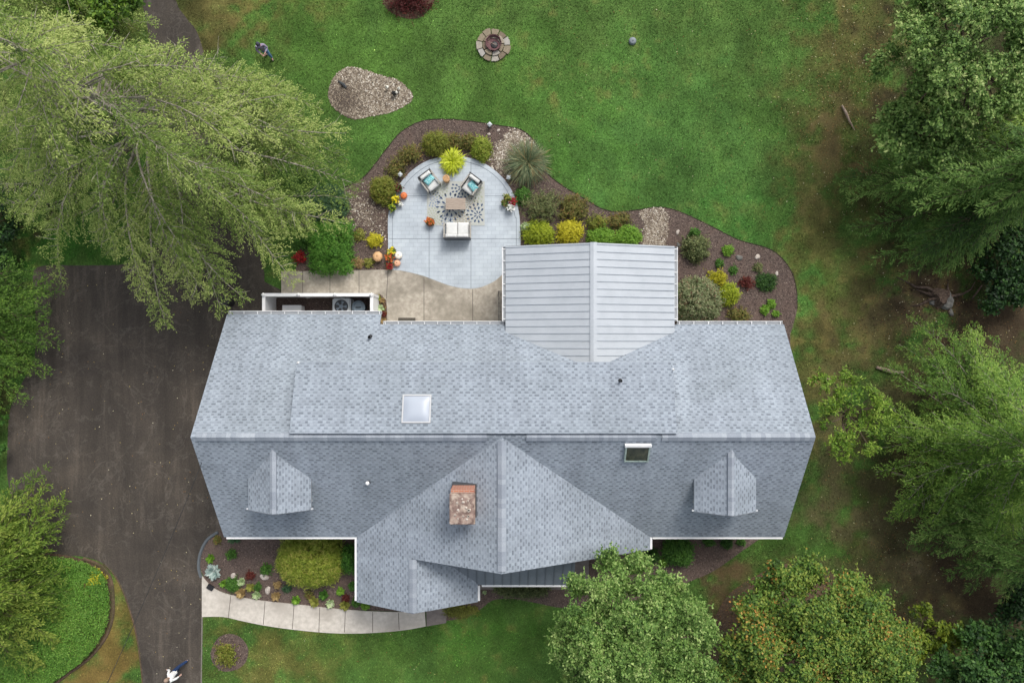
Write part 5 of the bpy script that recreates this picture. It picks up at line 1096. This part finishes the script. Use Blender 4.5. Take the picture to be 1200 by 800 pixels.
S('lime_shrub', 'lime green shrub right of the roof ridge end', 736,277,16,13,0.7,L_['limegreen'],'dome',vb=0.6)
S('pale_flower', 'pale cream green plant tucked at the patio edge beside the golden shrub', 617,266,6,5,0.5,L_['palegreen'],'dome')
S('rhododendron', 'round green shrub with pale leaf clusters in the right bed', 817,290,15,16,0.9,L_['sage'],'dome',L=0.1,W=0.05,vb=0.4)
S('green_shrub', 'small green sprig on top of the pale clustered round shrub', 815,272.5,6,5,0.6,L_['green'],'dome')
S('perennial', 'small bright green plant in the middle of the right bed', 853.5,293,6.5,6,0.3,L_['limegreen'],'dome',cat='plant')
S('perennial', 'tiny dark sprig below left of the bright green plant', 843.5,308,4,4.5,0.25,L_['green'],'loose',cat='plant')
S('perennial', 'tiny green sprig above the golden shrub pair at right', 860,316,5,4.5,0.25,L_['green'],'loose',cat='plant')
S('perennial', 'faint grey green sprig left of the round white stone', 889,313,6,5,0.25,L_['sage'],'loose',cat='plant',dens=500)
S('barberry', 'dark red low shrub in the right bed', 876,331,8.5,8,0.4,L_['wine'],'loose')
S('juniper', 'dark green spreading juniper at the right end of the bed', 899,330,12,10,0.35,L_['deep'],'dome',vb=0.5)
S('perennial', 'lime sprig upper one of three near the bed right bottom', 904.5,356,4.5,5,0.25,L_['limegreen'],'dome',cat='plant')
S('perennial', 'lime sprig left one of three near the bed right bottom', 897.5,363,5,5.5,0.25,L_['limegreen'],'dome',cat='plant')
S('perennial', 'lime sprig lowest one of three near the bed right bottom', 909.5,367.5,4,3.5,0.2,L_['limegreen'],'loose',cat='plant')
S('variegated_shrub', 'big round cream and pink variegated shrub right of the metal patio roof', 820,351,30,28,1.4,L_['variegated'],'dome',L=0.08,W=0.05,dens=1700)
S('golden_shrub', 'orange yellow spiky shrub above right of the variegated bush', 843,325,12,11,0.7,L_['yellow'],'loose',vb=0.3)
S('golden_shrub', 'yellow green shrub right of the variegated bush', 855,344,12,13,0.7,L_['lime'],'dome',vb=0.55)
S('bronze_shrub', 'low olive and pink shrub at the eave right of the variegated bush', 866,370,13,9,0.5,L_['spirea'],'loose')
S('hedge', 'large clipped bright green hedge block left of the patio', 384,288,25,31,1.7,L_['hedge'],'dome',L=0.06,W=0.04,box=1.0,vb=0.68,cat='hedge')
S('blue_shrub', 'blue green feathery shrub above the clipped hedge', 380,238,26,24,1.3,L_['blueteal'],'dome',L=0.08,W=0.03)
S('perennial', 'sparse olive sprig in the mulch below the left boxwood', 421,275.5,7,8,0.35,L_['olive'],'loose',cat='plant',dens=500)
S('perennial', 'olive tuft beside the peach pumpkin', 431.5,308,5.5,5,0.3,L_['olive'],'loose',cat='plant')
S('perennial', 'pale tan mound left of the olive tuft by the walkway', 417,308,9,6,0.3,L_['tan'],'loose',cat='plant')
S('potentilla', 'yellow flowered small mound in the bed left of the patio', 439,281,8.5,8,0.4,L_['yellow'],'dome',vb=0.6,cat='plant')
S('red_maple_shrub', 'small red leaved plant at the left side of the hedge', 350,301,7.5,7,0.6,L_['red'],'loose',cat='plant')
S('green_shrub', 'green shrub under the big fir left of the clipped hedge', 352,278,12,15,0.8,L_['green'],'loose')
# patio pots
S('chartreuse_grass', 'bright chartreuse spiky grass clump at the patio top edge', 530,188.5,12,12,0.7,L_['chartreuse'],'grass',W=0.05,cat='ornamental grass',vb=0.55,z0=0.08)
grp = 'potted flowers around the patio'
potted('rusty orange potted mum beside the left boxwood', 467,220.5,5,L_['wine'],group=grp)
potted('bright yellow potted mum on the left patio edge', 464.5,234,6,L_['yellowfl'],group=grp)
potted('yellow green potted plant below the yellow mum at the left patio edge', 459.5,243.5,5,L_['lime'],group=grp)
potted('small white flower pot right of the yellow mum', 468.5,239,2.6,L_['whitefl'],h=0.25,group=grp)
potted('orange and yellow potted mum at the lower left rug corner', 504,260,6.5,L_['orange'],group=grp)
potted('yellow green potted plant at the right patio edge', 594,232,5,L_['olive'],group=grp)
potted('crimson red potted mum at the right patio edge', 601,236,5.2,L_['crimson'],group=grp,flower=1)
potted('white potted mum below the crimson one at the right patio edge', 597.5,242.5,5.5,L_['whitefl'],group=grp,flower=1)
potted('dark olive potted plant left of the white mum at right patio edge', 591,238,4,L_['spirea'],h=0.3,group=grp)
potted('yellow potted mum at the lower left patio corner', 459.5,293.5,5,L_['yellowfl'],group=grp)
potted('orange and green potted plant below the lower left yellow mum', 456.5,301.5,6,L_['orange'],group=grp,flower=0.4)
potted('red potted flowers at the lower left patio corner by the walkway', 457,311.5,5.5,L_['red'],group=grp)
def pumpkin(px, py, r, col, lab):
    z = 0.15; b = P(px, py, z); m_ = r*(H-z)/F; t = thing('pumpkin', lab, 'pumpkin', (*b, 0.06), rng.uniform(0, 3), 'pumpkins around the patio')
    g = G(); g.lathe((0, 0, 0), [(m_*0.4, 0), (m_*0.85, m_*0.25), (m_, m_*0.7), (m_*0.85, m_*1.1), (m_*0.4, m_*1.3), (m_*0.12, m_*1.22)], 32, wob=lambda q: 1-0.07*abs(math.cos(q*math.pi*8))); g.build('flesh', mat('pumpkin_skin', lin(col), 0.5), t, world=False, smooth=True)
    g = G(); g.tube([(0, 0, m_*1.2), (0.01, 0.01, m_*1.45), (0.03, 0.02, m_*1.6)], [0.02, 0.014, 0.012]); g.build('stalk', mat('stalk', lin((120, 110, 70)), 0.8), t, world=False)
pumpkin(473.3, 229.5, 4.3, (206, 112, 62), 'orange pumpkin at the left patio edge beside the yellow mum')
pumpkin(467, 299.5, 4.8, (232, 224, 210), 'white pumpkin at the lower left patio corner')
pumpkin(465.5, 308.5, 4.2, (214, 164, 134), 'peach pumpkin below the white pumpkin')
pumpkin(443, 301, 6.2, (206, 164, 120), 'large pale peach pumpkin in the mulch left of the patio')
# stone edged planting beside the enclosure
for px, py, r, c, lab in ((443,349,3.5,'lime','yellow green succulent at the top of the stony strip beside the fence'),(448,352,3.2,'tan','peach coloured leafy plant in the stony strip beside the fence'),(446,361,4.5,'palegreen','pale green rosette in the middle of the stony strip'),(450,368,3.5,'wine','rusty red low plant below the pale rosette'),(449,376,3.5,'tan','tan low plant at the house end of the stony strip')):
    S('succulent', lab, px, py, r, r, 0.25, L_[c], 'rosette', cat='plant', z0=0.05)
Zs = [P(*p) for p in ((437,346),(446,345),(453,352),(454,366),(453,379),(446,379),(446,368),(438,368))]; sheet('planting_strip_soil', Zs, 0.066, M['mulch'])
chips('planting_strip_litter', Zs, 500, M['litter'], 'rusty leaf litter in the little strip beside the white fence', lift=0.075, cat='leaf litter', vfun=lambda x, y: rng.random(len(x))*0.5)
# front bed
S('front_yew', 'big dense olive green yew in the front bed under the eave', 361,659,41,32,1.7,L_['yew'],'dome',L=0.12,W=0.03,dens=2600,box=0.12,vb=0.6)
S('green_shrub', 'darker green shrub between the big yew and the gable wall', 409,657,14,17,1.2,L_['hedge'],'dome',vb=0.3)
for px, py, r, c, kind, lab in (
 (245.5,654.5,5.5,'limegreen','rosette','lime hosta near the driveway kerb in the front bed'),(249.5,670,9,'silver','rosette','large silver blue hosta at the corner of the front walkway'),
 (254,633,5.5,'spirea','loose','small bronze green tuft at the top of the front bed'),(270.5,650,7,'green','loose','dark green fern sprig in the left part of the front bed'),(274,629,8,'blueteal','rosette','blue green hosta at the eave corner in the front bed'),
 (260.5,684,4.6,'limegreen','rosette','small lime mound right of the silver hosta'),(272,685,8.5,'green','dome','green fern mound right of the small lime mound'),(282.5,682,5,'palegreen','rosette','white green hosta above the walkway beside the fern'),
 (293,688,5.5,'olive','rosette','olive lime hosta above the tan one near the walkway'),(282,695,6.2,'tan','rosette','tan heuchera at the walkway, leftmost tan one'),(300,697,5.5,'palegreen','rosette','pale lime white hosta at the walkway edge'),
 (301.5,688,4.5,'green','loose','faint green sprig above the pale lime hosta'),(322.5,699,6,'tan','rosette','pinkish tan heuchera at the walkway, second tan one'),(347,703,5.6,'limegreen','rosette','fresh green mound below the big yew at the walkway'),
 (361.5,697,5,'spirea','loose','brown bronze tuft under the front of the big yew'),(367.5,705,6.2,'olive','rosette','olive heuchera at the walkway below the yew'),(379,697.5,6,'green','rosette','rich green hosta below the right side of the yew'),
 (387,707,5.6,'palegreen','rosette','pale green variegated hosta at the walkway edge'),(398.5,693,5.5,'limegreen','rosette','green hosta in the mulch left of the gable corner'),(404,709,6.2,'olive','rosette','yellow olive heuchera near the gable at the walkway'),
 (405.5,701,4.5,'wine','loose','reddish brown sprig above the yellow olive heuchera'),(413.5,687,5,'green','dome','small green mound against the gable wall'),(417,706,5,'green','dome','dark green mound at the gable corner by the walkway'),(428,710,4.5,'limegreen','dome','light green mound at the gable front by the walkway'),
 (311,667,7,'green','loose','thin green fern left of the yew'),(293,674.5,5.5,'wine','loose','rusty brown tuft in the middle of the front bed'),(325,686,4,'tan','loose','light tan sprig near the second pale stone'),(336,690,5,'blueteal','loose','blue green sprig at the lower left of the yew')):
    S('perennial', lab, px, py, r, r, 0.3, L_[c], kind, cat='plant', L=0.06, W=0.04)
# right of the entry
S('laceleaf_shrub', 'flat grey green branching shrub in front of the porch roof', 611,692,30,9,0.8,L_['sage'],'loose',vb=0.25,dens=1100)
S('heather', 'low olive and pink ground cover by the walkway end', 540,716.5,19,7,0.25,L_['olive'],'loose',vb=0.2,cat='plant')
S('perennial', 'tiny pale sprig beside the wing downspout', 568,694,3,3,0.2,L_['palegreen'],'rosette',cat='plant')
S('rhododendron', 'round glossy green rhododendron below the right front eave', 797,648.5,18,17,1.1,L_['green'],'dome',L=0.13,W=0.06,vb=0.5)
S('green_shrub', 'small dark round shrub left of the rhododendron', 765,652,9,9,0.7,L_['green'],'dome',vb=0.2)
S('perennial', 'thin green plant right of the rhododendron at the eave', 832,635,7,5,0.4,L_['green'],'loose',cat='plant')
S('green_shrub', 'small round dark shrub near the right end of the front bed', 852.5,636,7.5,7,0.5,L_['green'],'dome',vb=0.15)
S('perennial', 'tiny green sprig at the right end of the front bed', 869,635.5,4.5,4,0.3,L_['green'],'loose',cat='plant')
S('perennial', 'small green sprig below left of the rhododendron', 778,659,4.5,5,0.3,L_['limegreen'],'loose',cat='plant')
S('dwarf_conifer', 'olive bronze dwarf shrub in the small round lawn bed', 262,768,14,15,0.7,L_['boxwood'],'loose',L=0.08)
S('weeping_maple', 'dark red weeping maple cut off by the top edge', 478,-4,28,20,1.0,L_['wine'],'loose',vb=0.15,dens=420)
S('yellow_flower_patch', 'bright yellow flowering mound in the ivy bed', 112,677,10,10,0.5,L_['yellow'],'loose',cat='plant',vb=0.6)
S('brown_fern', 'rusty brown fern left of the yellow flowers in the ivy bed', 98,692,7,7,0.4,L_['wine'],'loose',cat='plant')
# ivy ground cover
def ivy():
    global rng; old = rng; rng = np.random.default_rng(99)
    x, y = scatter(Z_ivy, 90000); ok = (x > -28) & (y > -19); x, y = x[ok], y[ok]; n = len(x); z = 0.08+0.75*fnoise(x, y, 1.1, 7)*rng.uniform(0.45, 1, n)
    o = leafmesh('ivy', np.stack([x, y, z], 1), rdir(n, -0.3, 0.5), np.array([0, 0, 1.0])+rdir(n)*0.6, rng.uniform(0.05, 0.09, n), rng.uniform(0.04, 0.07, n), 0.42+0.42*fnoise(x, y, 1.3, 8)+rng.normal(0, 0.14, n), LM['ivy'])
    tag(o, 'bright green ivy ground cover in the bed at lower left', 'ground cover', kind='stuff'); rng = old
ivy()

# ------------------------------------------------------------------ people
def skin_mesh(name, verts, edges, rad, m, parent=None, sub=2, root=0):
    me = bpy.data.meshes.new(name); me.from_pydata(verts, edges, []); o = bpy.data.objects.new(name, me); COL.objects.link(o)
    md = o.modifiers.new('skin', 'SKIN'); md.use_smooth_shade = True; s = o.modifiers.new('sub', 'SUBSURF'); s.levels = sub; s.render_levels = sub
    for i, r in enumerate(rad): me.skin_vertices[0].data[i].radius = (r, r*0.9) if not isinstance(r, tuple) else r
    me.skin_vertices[0].data[root].use_root = True
    dg = bpy.context.evaluated_depsgraph_get(); ev = bpy.data.meshes.new_from_object(o.evaluated_get(dg)); bpy.data.objects.remove(o)
    ev.polygons.foreach_set('use_smooth', [True]*len(ev.polygons)); ev.materials.clear(); return link(name, ev, m, parent, world=False)
def person(label, px, py, rz, shirt, trousers, hair, stepf=0.25, arms='swing', skinc=(196, 150, 124), bow=0.0, hat=False):
    t = thing('person', label, 'person', (*P(px, py), 0.012), rz)
    sk_ = mat('skin', lin(skinc), 0.6)
    st_ = stepf; by = bow     # faces +x; walking
    V = [(0,0,0.98),(0.02+by*.2,0,1.15),(0.03+by*.6,0,1.35),(0.03+by,0,1.48),(0.05+by*1.25,0,1.58),(0.07+by*1.4,0,1.72)]
    Rr = [(0.085,0.085),(0.08,0.08),(0.075,0.075),(0.05,0.055),(0.078,0.082),(0.07,0.08)]
    E = [(0,1),(1,2),(2,3),(3,4),(4,5)]
    def add(p, r, par): V.append(p); Rr.append((r, r)); E.append((par, len(V)-1)); return len(V)-1
    legs = []; hands = []
    for s in (-1, 1):
        f = st_*s; h_ = add((0.0, s*0.09, 0.90), 0.072, 0); k_ = add((f*0.55+0.04, s*0.11, 0.50), 0.060, h_); a_ = add((f*1.1-0.02, s*0.11, 0.09 if f > 0 else 0.12), 0.038, k_); e_ = add((f*1.1+0.12, s*0.12, 0.05), 0.035, a_); legs.append((h_, k_, a_, e_))
        sh = add((0.02+by*.8, s*0.18, 1.42), 0.045, 2)
        if arms == 'swing': el = add((0.0-f*0.35+by*.5, s*0.25, 1.14), 0.042, sh); wr = add((0.08-f*0.9+by*.5, s*0.25, 0.93), 0.027, el)
        else: el = add((0.08+by, s*0.26, 1.16), 0.042, sh); wr = add((0.32+by, s*0.10, 1.18), 0.027, el)
        d = (Vector(V[wr])-Vector(V[el])).normalized(); pm = add(tuple(Vector(V[wr])+d*0.08), 0.034, wr); hands.append((Vector(V[pm]), d, s)); legs[-1] += (sh, el, wr)
    body = skin_mesh('body', V, E, Rr, sk_, t)
    # fingers as tapered chains merged into the body mesh
    g = G()
    for pm, d, s in hands:
        side = d.cross(Vector((0, 0, 1))); side = side.normalized() if side.length > 0.1 else Vector((0, 1, 0)); dn = Vector((0, 0, -1)) if abs(d.z) < 0.7 else Vector((-1, 0, 0))*-1
        for i, ln in enumerate((0.075, 0.085, 0.08, 0.062)):
            b0 = pm + side*(i-1.5)*0.019 + d*0.02; g.tube([b0, b0+d*ln*0.5, b0+d*ln*0.85+dn*ln*0.25], [0.0095, 0.0085, 0.006], 6)
        b0 = pm - side*0.03 - d*0.02; g.tube([b0, b0-side*0.025+d*0.03, b0-side*0.02+d*0.06], [0.011, 0.009, 0.007], 6)
    hd = Vector(V[5]); 
    g.lathe((hd.x+0.095, 0, hd.z-0.10), [(0.012, 0), (0.016, 0.02), (0.006, 0.055)], 6)               # nose
    for s in (-1, 1): g.lathe((hd.x-0.01, s*0.082, hd.z-0.10), [(0.012, 0), (0.022, 0.03), (0.012, 0.06)], 6)   # ears
    fm = g.mesh('f'); bm = bmesh.new(); bm.from_mesh(body.data); bm.from_mesh(fm); bm.to_mesh(body.data); bm.free()
    g = G()
    for s in (-1, 1): g.lathe((hd.x+0.082, s*0.032, hd.z-0.065), [(0.008, 0), (0.011, 0.008), (0.006, 0.016)], 8)
    g.build('eyes', M['black'], t, world=False)
    g = G(); g.box((hd.x+0.086, -0.025, hd.z-0.135), (hd.x+0.094, 0.025, hd.z-0.125)); g.build('mouth', mat('lips', lin((150, 84, 78)), 0.6), t, world=False)
    hm = mat('hair', lin(hair), 0.8); g = G(); g.lathe((hd.x-0.022, 0, hd.z-0.11), [(0.085, -0.06 if not hat else 0.02), (0.112, 0.03), (0.115, 0.10), (0.09, 0.165), (0.045, 0.20), (0.01, 0.21)], 18, sy=0.9); g.build('cap' if hat else 'hair', hm, t, world=False, smooth=True)
    if hat: g = G(); g.box((hd.x+0.06, -0.07, hd.z-0.02), (hd.x+0.19, 0.07, hd.z-0.005)); g.build('cap_brim', hm, t, world=False, bevel=0.006)
    # shirt
    q = legs; vv = [V[0], V[1], V[2], (V[3][0]-.005, 0, 1.44)]; ee = [(0,1),(1,2),(2,3)]; rr = [(0.155,0.155),(0.14,0.14),(0.155,0.155),(0.08,0.08)]
    vv[0] = (V[0][0], 0, 0.84)
    for j in q:
        n0 = len(vv); vv += [V[j[4]], V[j[5]], tuple(Vector(V[j[5]]).lerp(Vector(V[j[6]]), 0.85))]; rr += [(0.072,)*2, (0.06,)*2, (0.046,)*2]; ee += [(2, n0), (n0, n0+1), (n0+1, n0+2)]
    skin_mesh('shirt', vv, ee, rr, mat('shirt', lin(shirt), 0.9), t)
    vv = [(0, 0, 1.08), (0, 0, 0.92)]; ee = [(0, 1)]; rr = [(0.15, 0.15), (0.14, 0.14)]
    for j in q:
        n0 = len(vv); vv += [V[j[0]], V[j[1]], V[j[2]]]; rr += [(0.105,)*2, (0.080,)*2, (0.062,)*2]; ee += [(1, n0), (n0, n0+1), (n0+1, n0+2)]
    skin_mesh('trousers', vv, ee, rr, mat('trousers', lin(trousers), 0.9), t)
    for j in q:
        a_ = Vector(V[j[2]]); skin_mesh('shoe', [(a_.x-0.04, a_.y, 0.05), (a_.x+0.05, a_.y, 0.05), (a_.x+0.17, a_.y*1.05, 0.035)], [(0,1),(1,2)], [(0.045,0.045),(0.048,0.042),(0.038,0.032)], mat('shoe', lin((70, 72, 78)), 0.7), t)
    return t
person('person in white long sleeved top and dark blue trousers walking on the driveway', 215.5, 777, R(200), (232, 232, 232), (32, 54, 92), (150, 128, 112), 0.26, 'swing', (214, 176, 160))
person('person in grey lavender top and blue jeans standing on the back lawn', 316, 66, R(-75), (150, 140, 164), (96, 134, 172), (58, 60, 74), 0.16, 'hold', (190, 150, 140), bow=0.06, hat=True)
